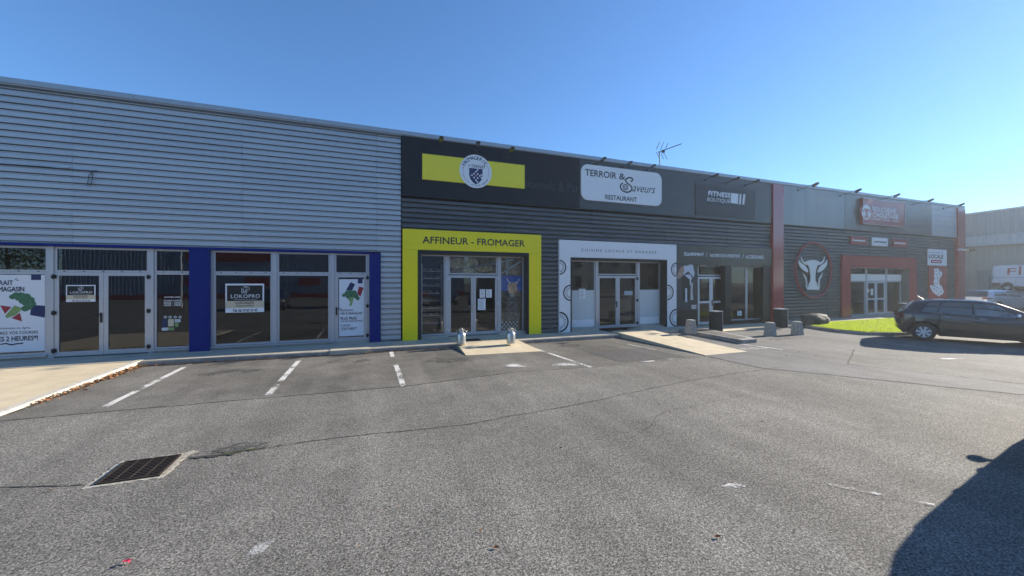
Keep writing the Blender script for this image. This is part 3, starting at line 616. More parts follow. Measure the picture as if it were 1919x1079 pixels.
part(MB().box(25.17,30.9,13.5,13.9,PZ-.02,.05+PZ),'plinth','concrete')
part(MB().poly_y([(29.3,.1+PZ),(29.9,.1+PZ),(29.9,1.95+PZ),(29.2,1.95+PZ),(29.45,1.2+PZ)],yb+.08,yb+.1),'curtain','film')
part(MB().box(26.2,26.85,yb+.3,yb+.33,.35+PZ,1.25+PZ),'screen','film2')
# ---- fascia panels
FZ0,FZ1=4.875+PZ,6.85+PZ
ex=[1.15,4.6,7.95,11.0,13.9,17.7,18.905]
for k,(a,b) in enumerate(zip(ex,ex[1:])):
    part(MB().box(a+.002,b-.002,13.34,13.45,FZ0,FZ1),'fascia_panel','fascia_navy' if k<2 else 'fascia_charcoal')  # right-hand panels coloured paler: glare and reflection painted onto one dark fascia
part(MB().box(1.15,18.905,13.31,13.34,FZ0-.03,FZ0-.002),'drip_trim','black')
part(MB().box(19.66,36.4,13.31,13.34,FZ0-.03,FZ0-.002),'drip_trim','fascia_steel')
ex=[(19.67,21.4,'fascia_silver'),(21.4,23.2,'fascia_silver'),(23.2,24.6,'fascia_silver'),(24.6,27.6,'fascia_steel'),(27.6,30.6,'fascia_steel'),(30.6,33.4,'fascia_steel')]
for a,b,mt in ex: part(MB().box(a+.002,b-.002,13.34,13.45,FZ0,FZ1),'fascia_panel',mt)
for k in range(6):
    z0=4.88+k*.327; part(MB().box(33.402,36.40,13.34,13.45,z0+PZ,z0+.317+PZ),'fascia_panel','fascia_light')
mg=MB(); X0,h0=wp(982,349,13.34); X1,_=wp(1086,0,13.34); text_into(mg,'sionnels & Par',X0,h0+PZ-.05,X1-X0,.34,13.338); part(mg,'lettering','ghost')
# ---- half wheel emblems on the white portal
def emblem(cx,h,r,side):
    a0,a1=(-PI/2,PI/2) if side>0 else (PI/2,3*PI/2); m=MB(); y0=WY-.07
    m.arc_y(cx,h+PZ,r*.84,r,y0-.006,y0-.001,a0,a1,20)
    for k in range(9):
        a=a0+(k+.5)*(a1-a0)/9; 
        for s in (0,): m.poly_y([(cx+r*.42*math.cos(a-.03),h+PZ+r*.42*math.sin(a-.03)),(cx+r*.72*math.cos(a-.055),h+PZ+r*.72*math.sin(a-.055)),(cx+r*.72*math.cos(a+.055),h+PZ+r*.72*math.sin(a+.055)),(cx+r*.42*math.cos(a+.03),h+PZ+r*.42*math.sin(a+.03))],y0-.006,y0-.001)
    part(m,'wheel_emblem','ink_dark')
for cx_,yy_,r_,s_ in ((7.05,500.7,.29,1),(7.525,548.7,.32,-1),(7.05,603,.40,1)):
    emblem(cx_,wp(1047,yy_)[1],r_,s_)
for cx_,yy_,r_,s_ in ((12.835,505,.31,-1),(12.335,547.6,.34,1),(12.835,595,.40,-1)): emblem(cx_,wp(1264 if cx_>12.5 else 1250,yy_)[1],r_,s_)
T(B,'CUISINE LOCALE ET ENGAGÉE',1090,464.5,470.5,1230.5,13.33,'ink_dark',spacing=1.55)
T(B,'AFFINEUR - FROMAGER',792.5,442.6,455.5,983.5,13.33,'ink_dark',bold=.02)
# ------------------------------------------------------------------ signs (things of their own)
def sign(name,x0,x1,h0,h1,y,th,mat,label,cat='sign',group=None,rad=0):
    t=thing(name,((x0+x1)/2,y,h0+PZ),label,cat,group)
    m=MB()
    if rad:
        P=[]
        for cx,cz,a in ((x1-rad,h1-rad,0),(x0+rad,h1-rad,PI/2),(x0+rad,h0+rad,PI),(x1-rad,h0+rad,1.5*PI)):
            for k in range(9): P.append((cx+rad*math.cos(a+k*PI/16),cz+PZ+rad*math.sin(a+k*PI/16)))
        m.poly_y(P,y-th,y)
    else: m.box(x0,x1,y-th,y,h0+PZ,h1+PZ)
    m.build('board',mat,t); return t
s=sign('shop_sign',1.82,5.57,5.44,6.31,13.34,.05,'yellow_sign','yellow rectangular board with round cheese shop crest on the black fascia')
yd=13.27; cX,cH=3.685,5.885+PZ
MB().disc_y(cX,cH,.59,yd,13.288,48).build('disc','white_panel',s)
m=MB()
def arc_text(m,txt,cx,cz,r,a0,a1,ht,y,wdf=.75,mi=0,flip=False,bold=0):
    n=len(txt)
    for i,ch in enumerate(txt):
        if ch==' ': continue
        a=a0+(a1-a0)*(i/(n-1) if n>1 else .5); x=cx+r*math.cos(a); z=cz+r*math.sin(a); v,f,asp=glyphs(ch,bold); wd=min(asp*ht,ht*1.05)
        text_into(m,ch,x-wd/2,z-ht/2,wd,ht,y,mi,bold,rot=(a+PI/2 if flip else a-PI/2),cen=(x,z))
arc_text(m,'FROMAGERIE',cX,cH,.475,R(156),R(42),.125,yd-.004,bold=.008); arc_text(m,'LA',cX,cH,.475,R(178),R(170),.06,yd-.004)
text_into(m,'DE',cX-.27,cH+.165,.08,.055,yd-.004); text_into(m,'CHOLET',cX-.15,cH+.13,.50,.10,yd-.004,bold=.03)
arc_text(m,'AFFINEUR',cX,cH,.50,R(252),R(287),.045,yd-.004,flip=True); arc_text(m,'FROMAGER',cX,cH,.50,R(296),R(331),.045,yd-.004,flip=True)
m.build('lettering','navy',s)
m=MB(); m.arc_y(cX,cH,.478,.486,yd-.004,yd-.001,R(190),R(240),16); m.arc_y(cX,cH,.478,.486,yd-.004,yd-.001,R(-20),R(35),16); m.build('fine_ring','navy',s)
sc=(cX-.0,cH-.15); shp=[(-.245,.25),(.245,.25),(.245,0),(.2,-.14),(.11,-.25),(0,-.31),(-.11,-.25),(-.2,-.14),(-.245,0)]
MB().poly_y([(sc[0]+a,sc[1]+b) for a,b in shp],yd-.004,yd-.001).build('shield','navy',s)
m=MB()
def loz(a,b,r,mi): m.poly_y([(sc[0]+a-r,sc[1]+b),(sc[0]+a,sc[1]+b-r),(sc[0]+a+r,sc[1]+b),(sc[0]+a,sc[1]+b+r)],yd-.007,yd-.005,mi)
for a,b,mi in ((0,.14,0),(0,-.16,0),(-.145,0,0),(.145,0,0),(0,-.01,2),(.07,.06,0),(-.07,.06,0),(.07,-.08,0),(-.07,-.08,0),(.055,.2,0),(.05,-.22,0),(.205,.04,0),(.205,-.06,0)): loz(a,b,.036,mi)
m.build('lozenge',['white','red_print','pink_print'],s)
s=sign('shop_sign',7.99,11.98,5.22,6.64,13.335,.05,'white_panel','pale rounded rectangular restaurant sign with curly script on the black fascia',rad=.30)
yt=13.285
T(s,'TERROIR',1097,316.5,328.5,1155.5,yt,'ink_dark',bold=.02); T(s,'&',1160.5,324.5,335.8,1172,yt,'ink_dark',bold=.02)
T(s,'aveurs',1185.5,348,358.5,1228.5,yt,'ink_dark',shear=.42,bold=.0); T(s,'RESTAURANT',1135,364.5,373,1193.5,yt,'ink_dark',bold=.02)
m=MB()
# curly capital S with its spiral
def cr(pts,n=8):
    out=[]
    for i in range(len(pts)-1):
        p0=pts[max(i-1,0)];p1=pts[i];p2=pts[i+1];p3=pts[min(i+2,len(pts)-1)]
        for k in range(n):
            t=k/n; out.append(tuple(.5*(2*p1[j]+(p2[j]-p0[j])*t+(2*p0[j]-5*p1[j]+4*p2[j]-p3[j])*t*t+(-p0[j]+3*p1[j]-3*p2[j]+p3[j])*t**3) for j in (0,1)))
    return out+[pts[-1]]
ssrc=[(1183,340),(1186,337),(1184,333.5),(1178,333),(1173,337),(1175,342),(1181,347),(1184.5,351),(1183,357),(1176,360),(1169,358),(1164,353),(1163.5,347),(1167,343)]
m.stroke(cr(quad(ssrc,yt)),.055,yt-.001); e=quad([(1172.5,350.5)],yt)[0]
m.arc_y(e[0],e[1],.10,.135,yt-.004,yt-.001,0,2*PI,20); m.arc_y(e[0],e[1],.04,.07,yt-.004,yt-.001,0,2*PI,16); m.build('script_initial','ink_dark',s)
s=sign('shop_sign',13.915,17.69,4.98,6.40,13.338,.025,'fascia_matt','dark matt sports shop sign with white lettering, bars and square')
T(s,'FITNESS',1327.5,357.3,366,1369,13.31,'white',bold=.05,shear=.12); T(s,'BOUTIQUE',1325.5,369.4,377.8,1368.5,13.31,'white',shear=.15)
m=MB()
for q in ([(1370.5,361.5),(1384,363),(1383,382),(1369.5,380)],[(1387,363),(1390,363.3),(1388.5,383),(1385,382.7)],[(1393.5,363.6),(1397,364),(1395,383.5),(1391.5,383)]): m.poly_y(quad(q,13.31),13.305,13.309)
m.build('logo_bar','white',s)
s=sign('shop_sign',26.0,30.07,5.2,6.66,13.335,.16,'red_panel','large dull red butcher sign with pale oval cow emblem, framed and standing off the fascia')
yq=13.17
m=MB(); m.box(26.0,30.07,yq-.012,yq-.001,5.2+PZ,5.235+PZ).box(26.0,30.07,yq-.012,yq-.001,6.625+PZ,6.66+PZ).box(26.0,26.03,yq-.012,yq-.001,5.235+PZ,6.625+PZ).box(30.04,30.07,yq-.012,yq-.001,5.235+PZ,6.625+PZ); m.build('trim','alu',s)
T(s,'BOUCHERIE',1635.5,387,395.5,1678.5,yq,'white',bold=.045); T(s,'CHOLETAISE',1636,397.5,406,1683.5,yq,'white',bold=.045)
m=MB(); 
for a,b in ((1636,1650),(1654,1669),(1673,1684)): m.poly_y(quad([(a,409.5+(a-1636)*.1),(b,409.5+(b-1636)*.1),(b,411+(b-1636)*.1),(a,411+(a-1636)*.1)],yq),yq-.004,yq-.001)
m.build('fine_print','poster_white',s)
oc=wp(1624,397.5,yq); rx=(wp(1632.8,0,yq)[0]-wp(1615,0,yq)[0])/2
MB().poly_y([(oc[0]+rx*math.cos(k*PI/20),oc[1]+PZ+.42*math.sin(k*PI/20)) for k in range(40)],yq-.006,yq-.001).build('emblem_disc','white_panel',s)
HEAD=[(430,764),(460,756),(490,753),(520,757),(552,766),(536,795),(523,830),(516,870),(513,905),(516,945),(530,968),(534,990),(550,1000),(548,1020),(440,1020),(438,1000),(454,990),(457,968),(470,945),(474,905),(470,870),(462,830),(450,795)]
HORNL=[(388,720),(394,745),(406,764),(430,776),(452,790),(445,800),(424,792),(403,778),(390,756)]
EARL=[(368,752),(366,782),(378,815),(402,842),(428,858),(448,866),(448,845),(436,820),(416,798),(392,785),(378,772)]
def cowx(pts): return [(984-a+2,b) for a,b in pts]
def cow(m,f,y0,y1,jaw=True,mi=0):
    P=lambda q:[f(a,b) for a,b in q]
    m.poly_y(P(HEAD),y0,y1,mi)
    for q in (HORNL,EARL): m.poly_y(P(q),y0,y1,mi); m.poly_y(P(cowx(q)),y0,y1,mi)
    if jaw:
        J=[(404,868),(420,893),(436,915),(442,960),(440,1000),(432,1000),(434,962),(428,922),(414,900)]
        m.poly_y(P(J),y0,y1,mi); m.poly_y(P(cowx(J)),y0,y1,mi)
m=MB(); cow(m,lambda a,b:(oc[0]+(a-492)*.0049,oc[1]+PZ-.03-(b-870)*.0020),yq-.010,yq-.007,False); m.build('cow_head','red_panel',s)
# ring and cow head on the wall
t=thing('butcher_emblem',(22.0,13.38,1.0),'large red ring round a pale cow head on the dark ribbed wall','emblem')
m=MB(); P=[(22.0+1.43*math.cos(k*PI/32),13.30,2.70+1.43*math.sin(k*PI/32)) for k in range(65)]; m.tube(P,.05,8); m.build('ring','red_panel',t,smooth=True)
sc_=lambda a,b:(22.0+(a-492)*.0086*.2086*4.79, 2.55+PZ+(870-b)*.2086*.0276)
def cw(a,b):
    X_,h_=wp(1420+a*.2086,330+b*.2086,13.33); return X_,h_+PZ
m=MB(); cow(m,cw,13.29,13.33); m.build('cow_head','white_panel',t)
# small plaques
def plaque(p0,p1,yt,yb,mat,lab,tm):
    X0,h1=wp(p0,yt,13.37); X1,_=wp(p1,0,13.37); _,h0=wp(p0,yb,13.37)
    s=sign('wall_plaque',X0,X1,h0,h1,13.39,.05,mat,lab,'sign','small plaques above the red portal')
    MB().box(X0+.15,X1-.15,13.333,13.338,(h0+h1)/2-.04+PZ,(h0+h1)/2+.03+PZ).build('fine_print',tm,s)
plaque(1593.5,1624,442,457.5,'red_panel','red plaque above the red portal, left of the white one','white'); plaque(1634,1663,444.7,460,'white_panel','white plaque between two red ones above the red portal','navy'); plaque(1672.5,1699.5,447.5,462,'red_panel','red plaque above the red portal, right of the white one','white')
s=sign('wall_sign',33.03,35.2,3.0,4.03,13.395,.05,'white_panel','white square sign reading LOCALE mounted over a red map board')
yl=13.345
T(s,'LOCALE',1741.5,476.2,483.5,1768,yl,'ink_dark',bold=.045); m=MB(); m.poly_y(quad([(1745,486.5),(1765,487),(1765,493),(1745,492.5)],yl),yl-.004,yl-.001); m.build('red_bar','red_print',s)
m=MB(); m.poly_y(quad([(1747,489),(1763,489.4),(1763,490.8),(1747,490.4)],yl),yl-.008,yl-.005); m.poly_y(quad([(1742,472.2),(1767,472.9),(1767,474.1),(1742,473.4)],yl),yl-.005,yl-.001,1); m.build('fine_print',['white','film2'],s)
s=sign('map_board',33.13,35.25,.55,2.97,13.395,.05,'red_panel','red board with white dotted map outline beside the end column')
MP=[(258,420),(290,425),(325,415),(335,450),(355,435),(370,465),(400,490),(403,530),(385,575),(360,600),(352,640),(350,690),(370,735),(395,735),(410,790),(435,850),(410,895),(370,910),(345,940),(320,920),(270,890),(230,850),(200,800),(178,740),(195,720),(225,750),(255,715),(245,660),(262,610),(248,570),(260,520)]
mpx=lambda q:[(1725+a*.1019,460+b*.1019) for a,b in q]
m=MB(); m.poly_y(quad(mpx(MP),yl),yl-.006,yl-.001); m.build('map','white_panel',s)
m=MB()
for a,b in ((290,465),(355,470),(355,520),(270,600),(315,600),(280,690),(320,690),(260,745),(305,770),(355,790),(255,800),(380,850),(330,880),(300,540),(330,640),(290,830)):
    q=quad([(1725+a*.1019,460+b*.1019)],yl)[0]; m.disc_y(q[0],q[1],random.uniform(.03,.055),yl-.009,yl-.007,8)
m.build('map_dot','navy',s)
# posters in the empty unit
def stroke_logo(m,x0,z0,sc,y,mi=0,wd=.16):
    A=[(0,.96),(0,0),(.83,0),(.83,.45),(.95,.45)]+[(.95+.35*math.sin(k*PI/10),.83-.385*math.cos(k*PI/10)) for k in range(11)]+[(.25,1.22)]
    Bp=[(.24,.78),(.24,.22),(.64,.22),(.64,.68),(.92,.68)]+[(.92+.15*math.sin(k*PI/8),.85-.165*math.cos(k*PI/8)) for k in range(9)]+[(.44,1.0)]
    for q in (A,Bp): m.stroke([(x0+a*sc,z0+b*sc) for a,b in q],wd*sc*.5,y,mi,.002)
def agency(x0,x1,h0,h1,y,lab):
    t=sign('letting_poster',x0,x1,h0,h1,y,.006,'white',lab,'poster'); W=x1-x0; H=h1-h0; yy=y-.006; Z=h0+PZ
    MB().box(x0+.04*W,x1-.04*W,yy-.003,yy-.0005,Z+.40*H,Z+.94*H).build('black_panel','black',t)
    MB().box(x0+.005*W,x1-.005*W,yy-.003,yy-.0005,Z+.155*H,Z+.395*H).build('beige_band','beige_print',t)
    m=MB(); text_into(m,'LOKOPRO',x0+.14*W,Z+.50*H,.75*W,.13*H,yy-.005,bold=.0,spacing=1.1); stroke_logo(m,x0+.42*W,Z+.68*H,.155*W*(H/W/.88),yy-.004); text_into(m,"L'immobilier d'entreprise",x0+.22*W,Z+.43*H,.60*W,.035*H,yy-.005); m.build('lettering','white',t)
    m=MB(); text_into(m,'LOCAUX',x0+.26*W,Z+.295*H,.48*W,.085*H,yy-.005,bold=.03); text_into(m,'disponibles',x0+.26*W,Z+.175*H,.48*W,.105*H,yy-.005); text_into(m,'Tél. 06 77 07 33 43',x0+.19*W,Z+.025*H,.63*W,.085*H,yy-.005,bold=.03); m.build('lettering','black',t)
agency(-7.25,-6.67,1.44,1.88,YG+.004,'small white framed letting poster on the left leaf of the glass double door')
agency(-3.80,-2.83,1.06,1.91,YG+.012,'large white framed letting poster in the window right of the blue pillar')
# delivery poster at far left (generic vegetables instead of the character)
t=sign('window_poster',-10.4,-7.66,.20,2.14,YG+.022,.008,'poster_white','big white vegetable delivery poster filling the leftmost window','poster'); yy=YG+.014
def TP_(t,s,x0,yt,yb,x1,mat='ink',**k): return T(t,s,x0,yt,yb,x1,yy,mat,**k)
m=MB()
def rt(m,s,x1,yt,yb,wd,**k):   # right aligned
    X1,h1=wp(x1,yt,yy); _,h0=wp(x1,yb,yy); text_into(m,s,X1-wd,h0+PZ,wd,h1-h0,yy-.003,**k)
rt(m,'RETRAIT',25,525.5,534,.45,bold=.025); rt(m,'EN MAGASIN',46,537,546,.63,bold=.025); rt(m,'Commandez en ligne,',58,611.5,616.5,.68); rt(m,'RÉCUPÉREZ VOS COURSES',72,618,624.5,.98,bold=.008); rt(m,'DANS LES 2 HEURES*!',71.5,628,637,1.12,bold=.025); m.build('lettering','ink',t)
m=MB(); q=quad([(59,508.5),(77.5,508.5),(77.5,524.5),(59,524.5)],yy); m.poly_y(q,yy-.004,yy-.001); m.build('logo_square','navy',t); m=MB(); m.poly_y(quad([(60,571),(87,573),(84,595),(57,590)],yy),yy-.004,yy-.001); m.build('bag_print','navy',t)
m=MB()
for a,b,r in ((24,556,5),(31,553,6),(40,554,7),(50,556,7),(57,562,7),(61,569,6),(50,567,7),(43,564,6),(35,559,5),(55,575,6),(48,578,6)):
    q=quad([(a,b)],yy)[0]; m.disc_y(q[0],q[1],r*.0122,yy-.0045-random.random()*.002,yy-.001,14)
m.build('broccoli_print','green_print',t)
m=MB(); m.poly_y(quad([(10,592),(28,572),(44,578),(30,590),(14,596)],yy),yy-.004,yy-.001); m.build('stalk_print','green_light',t)
m=MB(); m.poly_y(quad([(1,572),(22,575),(10,588)],yy),yy-.004,yy-.001); m.poly_y(quad([(22,596),(38,586),(42,602)],yy),yy-.004,yy-.001); m.build('tomato_print','red_print',t)
m=MB(); m.stroke(quad([(2,645),(12,643.5),(22,646),(32,644),(43,643)],yy),.03,yy-.001); m.stroke(quad([(29,524),(32,521)],yy),.012,yy-.001); m.stroke(quad([(31,525.5),(36,524.5)],yy),.012,yy-.001); m.build('flourish','ink',t)
# poster in the white service door
X0,_=wp(636,0,YG); X1,_=wp(684,0,YG)
t=sign('door_poster',X0,X1,.22,2.05,YG+.012,.008,'poster_white','white poster with broccoli and French tricolour strokes filling the single door','poster'); yy=YG+.004
for s_,a,b,c,d,bo in (('DES PRODUITS',639,580,583.3,662,.01),('100 % FRANÇAIS',639,585.5,590.5,679,.02),('PLUS FRAIS',639,594,599.5,669,.02),('QUE DES PRODUITS FRAIS',639,600.7,604,680,.01),('À DES PRIX',639,607.5,611.5,657,.01),('TOUT NUS !*',639.5,613.5,618.8,669,.02)): T(t,s_,a,b,c,d,yy,'ink',bold=bo)
m=MB(); m.poly_y(quad([(657.5,528.5),(666,532.5),(660,544.5),(649,544)],yy),yy-.004,yy-.001); m.poly_y(quad([(671,521),(680,521),(680,531),(671,531)],yy),yy-.004,yy-.001); m.build('blue_stroke','navy',t)
m=MB(); m.poly_y(quad([(673.5,536.5),(682,539),(676,555.5),(669.5,550)],yy),yy-.004,yy-.001); m.build('red_stroke','red_print',t)
m=MB()
for a,b,r in ((645,553,4),(651,549,5),(657,547,5.5),(664,549,6),(668,555,5),(671,559,4),(660,555,6),(653,555,5)):
    q=quad([(a,b)],yy)[0]; m.disc_y(q[0],q[1],r*.0145,yy-.0045-random.random()*.002,yy-.001,14)
m.build('broccoli_print','green_print',t)
m=MB(); m.poly_y(quad([(651,558),(664,556),(662,564),(659,573),(655,573),(657,566)],yy),yy-.005,yy-.0045); m.build('stalk_print','green_light',t)
# small notices on glass
def notice(name,x0,x1,yt,yb,y,mat,lab,cat='notice',group=None,lines=5):
    X0,h1=wp(x0,yt,y); X1,_=wp(x1,0,y); _,h0=wp(x0,yb,y); t=sign(name,X0,X1,h0,h1,y,.004,mat,lab,cat,group)
    m=MB()
    for k in range(lines):
        z=h1-(k+.8)*(h1-h0)/(lines+.6)+PZ; m.box(X0+(X1-X0)*.15,X0+(X1-X0)*random.uniform(.6,.88),y-.006,y-.0045,z,z+(h1-h0)/(lines*2.6))
    if lines: m.build('fine_print','film2',t)
    return t
yn=13.722
notice('paper_notice',899.5,909.5,542,557.5,yn,'white_panel','left one of two pale blue notices on the cheese shop door')
notice('paper_notice',911.5,922,542,557.5,yn,'white_panel','right one of two pale blue notices on the cheese shop door')
notice('paper_notice',896,910.5,559.5,581,yn,'poster_white','larger grey opening hours sheet under the pair of notices on the cheese shop door',lines=7)
notice('menu_sheet',1085,1097.5,541,559.5,13.715,'white_panel','white menu sheet on the frosted window left of the restaurant door','notice',lines=6)
notice('menu_sheet',1170.5,1186,545,553,13.722,'film2','small sticker lettering on the right leaf of the restaurant door','notice',lines=2)
notice('window_card',1382,1390.5,582.5,591.5,13.64,'white_panel','small white card low in the sports shop window','notice',lines=2)
notice('window_card',1632,1636.5,541,553,13.655,'white_panel','white opening hours sheet on the left leaf of the butcher door','notice',lines=3)
q=wp(1627.5,544.5,13.645); o=MB().disc_y(q[0],q[1]+PZ,.10,13.640,13.645,16).build('round_sticker','white'); tag(o,'round white sticker on the left leaf of the butcher door','sticker')
# opening hours and stickers by the blue pillar
yh=YG+.026
t=thing('hours_lettering',(-5.0,yh,1.4),'white opening hours lettering stuck on the narrow window left of the blue pillar','lettering')
m=MB()
for s_,a,b,c,d in (('ENTRÉE LIBRE',309,555,558,338.5),('DU MARDI AU SAMEDI',307.5,562,564.5,339.5),('09h30 - 13h00',307.5,565.8,569.2,339.5),('14h30 - 19h00',308,570,573.5,339.5)):
    X0,h1=wp(a,b,yh); X1,_=wp(d,0,yh); _,h0=wp(a,c,yh); text_into(m,s_,X0,h0+PZ,X1-X0,h1-h0,yh-.001,bold=.025)
m.build('text_line','white',t)
for k,(a,lab) in enumerate(((310.5,'leftmost'),(319.5,'second'),(329,'third'),(338,'rightmost'))):
    q=wp(a,594,yh); m=MB(); m.disc_y(q[0],q[1]+PZ,.037,yh-.003,yh,16); m.arc_y(q[0],q[1]+PZ,.012,.020,yh-.006,yh-.004,0,2*PI,10,1)
    tag(m.build('round_sticker',['film','ink']),lab+' round sticker in the row of four on the window beside the blue pillar','sticker','round stickers in the narrow window')
for a,b,c,d,mt,lab in ((304,598,313.5,613,'navy','dark blue sticker on the narrow window, left of the gold one'),(315.5,598,326.5,611.5,'beige_print','gold square sticker on the narrow window beside the blue pillar'),(328,598,339,604,'film','pale strip sticker right of the gold square'),(328.5,605,335,612.5,'green_light','small green sticker right of the gold square'),(303.5,614,316.5,619.5,'film','pale strip sticker under the dark blue one'),(317.5,613.5,327,619,'green_light','green strip sticker under the gold square')):
    X0,h1=wp(a,b,yh); X1,_=wp(c,0,yh); _,h0=wp(a,d,yh); tag(MB().box(X0,X1,yh-.003,yh,h0+PZ,h1+PZ).build('window_sticker',mt),lab,'sticker','square stickers in the narrow window')
X0,h1=wp(289.5,558,yh); X1,_=wp(296,0,yh); _,h0=wp(289.5,588,yh); m=MB().poly_y([(X0,h1+PZ),(X1,h1+PZ),(X1-.015,h0+PZ+.03),(X0+.035,h0+PZ),(X0+.02,(h0+h1)/2+PZ)],yh+.18,yh+.21); tag(m.build('wooden_post','beige_print'),'pale wooden upright standing behind the narrow window at its left edge','post')
X0,h1=wp(342,558,yh); X1,_=wp(345,0,yh); _,h0=wp(342,586,yh); tag(MB().poly_y([(X0,h1+PZ),(X1,h1+PZ),(X1+.012,h0+PZ),(X0+.015,h0+PZ)],yh+.18,yh+.2).build('wooden_post','beige_print'),'thin pale wooden upright standing behind the narrow window at its right edge','post')
# ------------------------------------------------------------------ lamps along the roof edge
LG='floodlights along the roof edge'
def lamp(px,py,L,label,s=1.0,drop=0):
    X0,h=wp(px,py,13.34); z=h+PZ; t=thing('floodlight',(X0,13.34,z),label,'floodlight',LG); y=13.34
    MB().tube([(X0,y,z),(X0,y-L*.35,z+.03),(X0,y-L*.7,z+.10*s),(X0,y-L*.85,z+.10*s)],.013,6).build('arm','black',t)
    MB().box(X0-.05,X0+.05,y-.02,y,z-.05,z+.05).build('wall_plate','black',t)
    m=MB(); yy=y-L
    m.add([(X0-.10*s,yy-.06,z+.09*s),(X0+.10*s,yy-.06,z+.09*s),(X0+.10*s,yy+.15,z-.0),(X0-.10*s,yy+.15,z-.0),(X0-.08*s,yy-.10,z+.15*s),(X0+.08*s,yy-.10,z+.15*s),(X0+.08*s,yy+.12,z+.09*s),(X0-.08*s,yy+.12,z+.09*s)],[(0,3,2,1),(4,5,6,7),(0,1,5,4),(1,2,6,5),(2,3,7,6),(3,0,4,7)]); m.build('lamp_head','black',t)
    m=MB(); m.add([(X0-.08*s,yy-.04,z+.078*s),(X0+.08*s,yy-.04,z+.078*s),(X0+.08*s,yy+.13,z-.001),(X0-.08*s,yy+.13,z-.001)],[(0,3,2,1)]); m.build('lens','car_glass_dark',t)
for px,py,lab in ((823,271,'left of the three above the yellow sign'),(890,279.5,'middle one of the three above the yellow sign'),(952.5,289,'right of the three above the yellow sign')): lamp(px,py,.42,'black floodlight on a short arm, '+lab,.75)
for px,py,lab in ((1119,307,'left one of the three'),(1167,314,'middle one of the three'),(1210,319.5,'right one of the three')): lamp(px,py,.5,'black floodlight above the pale restaurant sign, '+lab,.7)
for px,py,lab in ((1322,337,'left one of the three'),(1361,343,'middle one of the three'),(1397,347.5,'right one of the three')): lamp(px,py,.6,'black floodlight above the sports shop sign, '+lab,.8)
for px,py,lab in ((1496,356,'beside the left red column'),(1575,366.3,'just left of the butcher sign'),(1647,374.5,'over the middle of the butcher sign'),(1710,383,'right of the butcher sign'),(1768,390.5,'over the pale striped fascia at the far end')): lamp(px,py,.85,'black floodlight on a long arm '+lab,1.15)
q=wp(1796,467.5,13.2); t=thing('security_camera',(q[0],13.25,q[1]+PZ),'small white security camera on the end red column','camera')
MB().box(q[0]-.05,q[0]+.05,13.2,13.27,q[1]+PZ-.03,q[1]+PZ+.03).build('bracket','alu',t); MB().tube([(q[0]+.02,13.2,q[1]+PZ),(q[0]+.25,12.95,q[1]+PZ-.03)],.05,10).build('camera_body','white',t)
# loose cable on the grey wall
t=thing('wall_cable',(-6.6,13.38,5.0),'thin dark cable with dangling loop on the grey ribbed wall','cable')
yc=13.375
q=[wp(a,b,yc) for a,b in ((-60,304),(0,306.5),(80,312),(124,316.5),(170,320),(183,319.5))]; MB().tube([(a,yc,b+PZ) for a,b in q],.009,5).build('cable_run','black',t)
q=[wp(a,b,yc) for a,b in ((169,319.5),(173,325),(174.5,330),(173,342),(168,348),(164,348),(166,338),(168,328),(173,325),(177,319))]; MB().tube([(a,yc-.01,b+PZ) for a,b in q],.008,5).build('cable_loop','black',t)
q=wp(124,313,yc); MB().box(q[0]-.05,q[0]+.05,yc-.02,yc+.02,q[1]+PZ-.012,q[1]+PZ+.018).build('clip','alu_light',t)
# ------------------------------------------------------------------ roof aerial
ya=15.4; s_=ya/13.34
def AP(px,py,dy=0):
    X_,h_=wp(px,py,ya+dy); return (X_,ya+dy,h_+PZ)
b0=AP(1236.5,300); t=thing('tv_aerial',(b0[0],ya,7.0),'rooftop television aerial with slanted reflector grid above the pale restaurant sign','aerial')
MB().tube([(b0[0],ya,6.98),AP(1236.2,285)],.022,8).build('mast','iron',t)
MB().tube([AP(1234,285),AP(1245,281),AP(1277,269.5)],.022,6).build('boom','iron',t)
m=MB()
for k in range(12):
    f=k/11; x=1250+f*26; yv=279.3-f*9.5; a=Vector(AP(x,yv)); m.tube([a+Vector((-.02,-.13,.0)),a+Vector((.02,.13,0))],.008,4); m.tube([a+Vector((0,0,-.03)),a+Vector((0,0,.03))],.006,4)
m.build('director','iron',t)
for (x0,y0,x1_,y1_) in ((1230.5,279.5,1237,265),(1238.5,280,1244.5,266),(1248,278,1252,268),(1230.5,284.5,1236,295.5),(1239,286.5,1244,298),(1245,287,1251,298.5)):
    MB().tube([AP(x0,y0,-.1),AP(x1_,y1_,-.1)],.014,5).build('reflector_rod','iron',t)
MB().box(*(lambda p:(p[0]-.06,p[0]+.06,p[1]-.05,p[1]+.05,p[2]-.09,p[2]+.04))(AP(1243.5,282.5))).build('junction_box','black',t)
# ------------------------------------------------------------------ street things
def milk_can(px,py,label):
    X_,Y_=gp(px,py,PH); t=thing('milk_can',(X_,Y_,PZ+.004),label,'milk can',None); z=PZ+.006
    m=MB(); m.lathe([(0,z),(.125,z),(.14,z+.02),(.14,z+.30),(.128,z+.34),(.08,z+.39),(.078,z+.45),(.0,z+.45)],X_,Y_,28); smooth_angle(m.build('body','steel',t))
    m=MB(); m.lathe([(.10,z+.445),(.105,z+.452),(.105,z+.475),(.05,z+.49),(.05,z+.51),(0,z+.512)],X_,Y_,28); smooth_angle(m.build('lid','steel',t))
    for s in (-1,1):
        MB().tube([(X_+s*.09,Y_,z+.44),(X_+s*.14,Y_,z+.43),(X_+s*.17,Y_,z+.39),(X_+s*.155,Y_,z+.345),(X_+s*.125,Y_,z+.335)],.009,6).build('handle','steel',t,smooth=True)
milk_can(865,645.5,'aluminium milk can left of the cheese shop entrance ramp'); milk_can(958,643.5,'aluminium milk can right of the cheese shop entrance ramp')
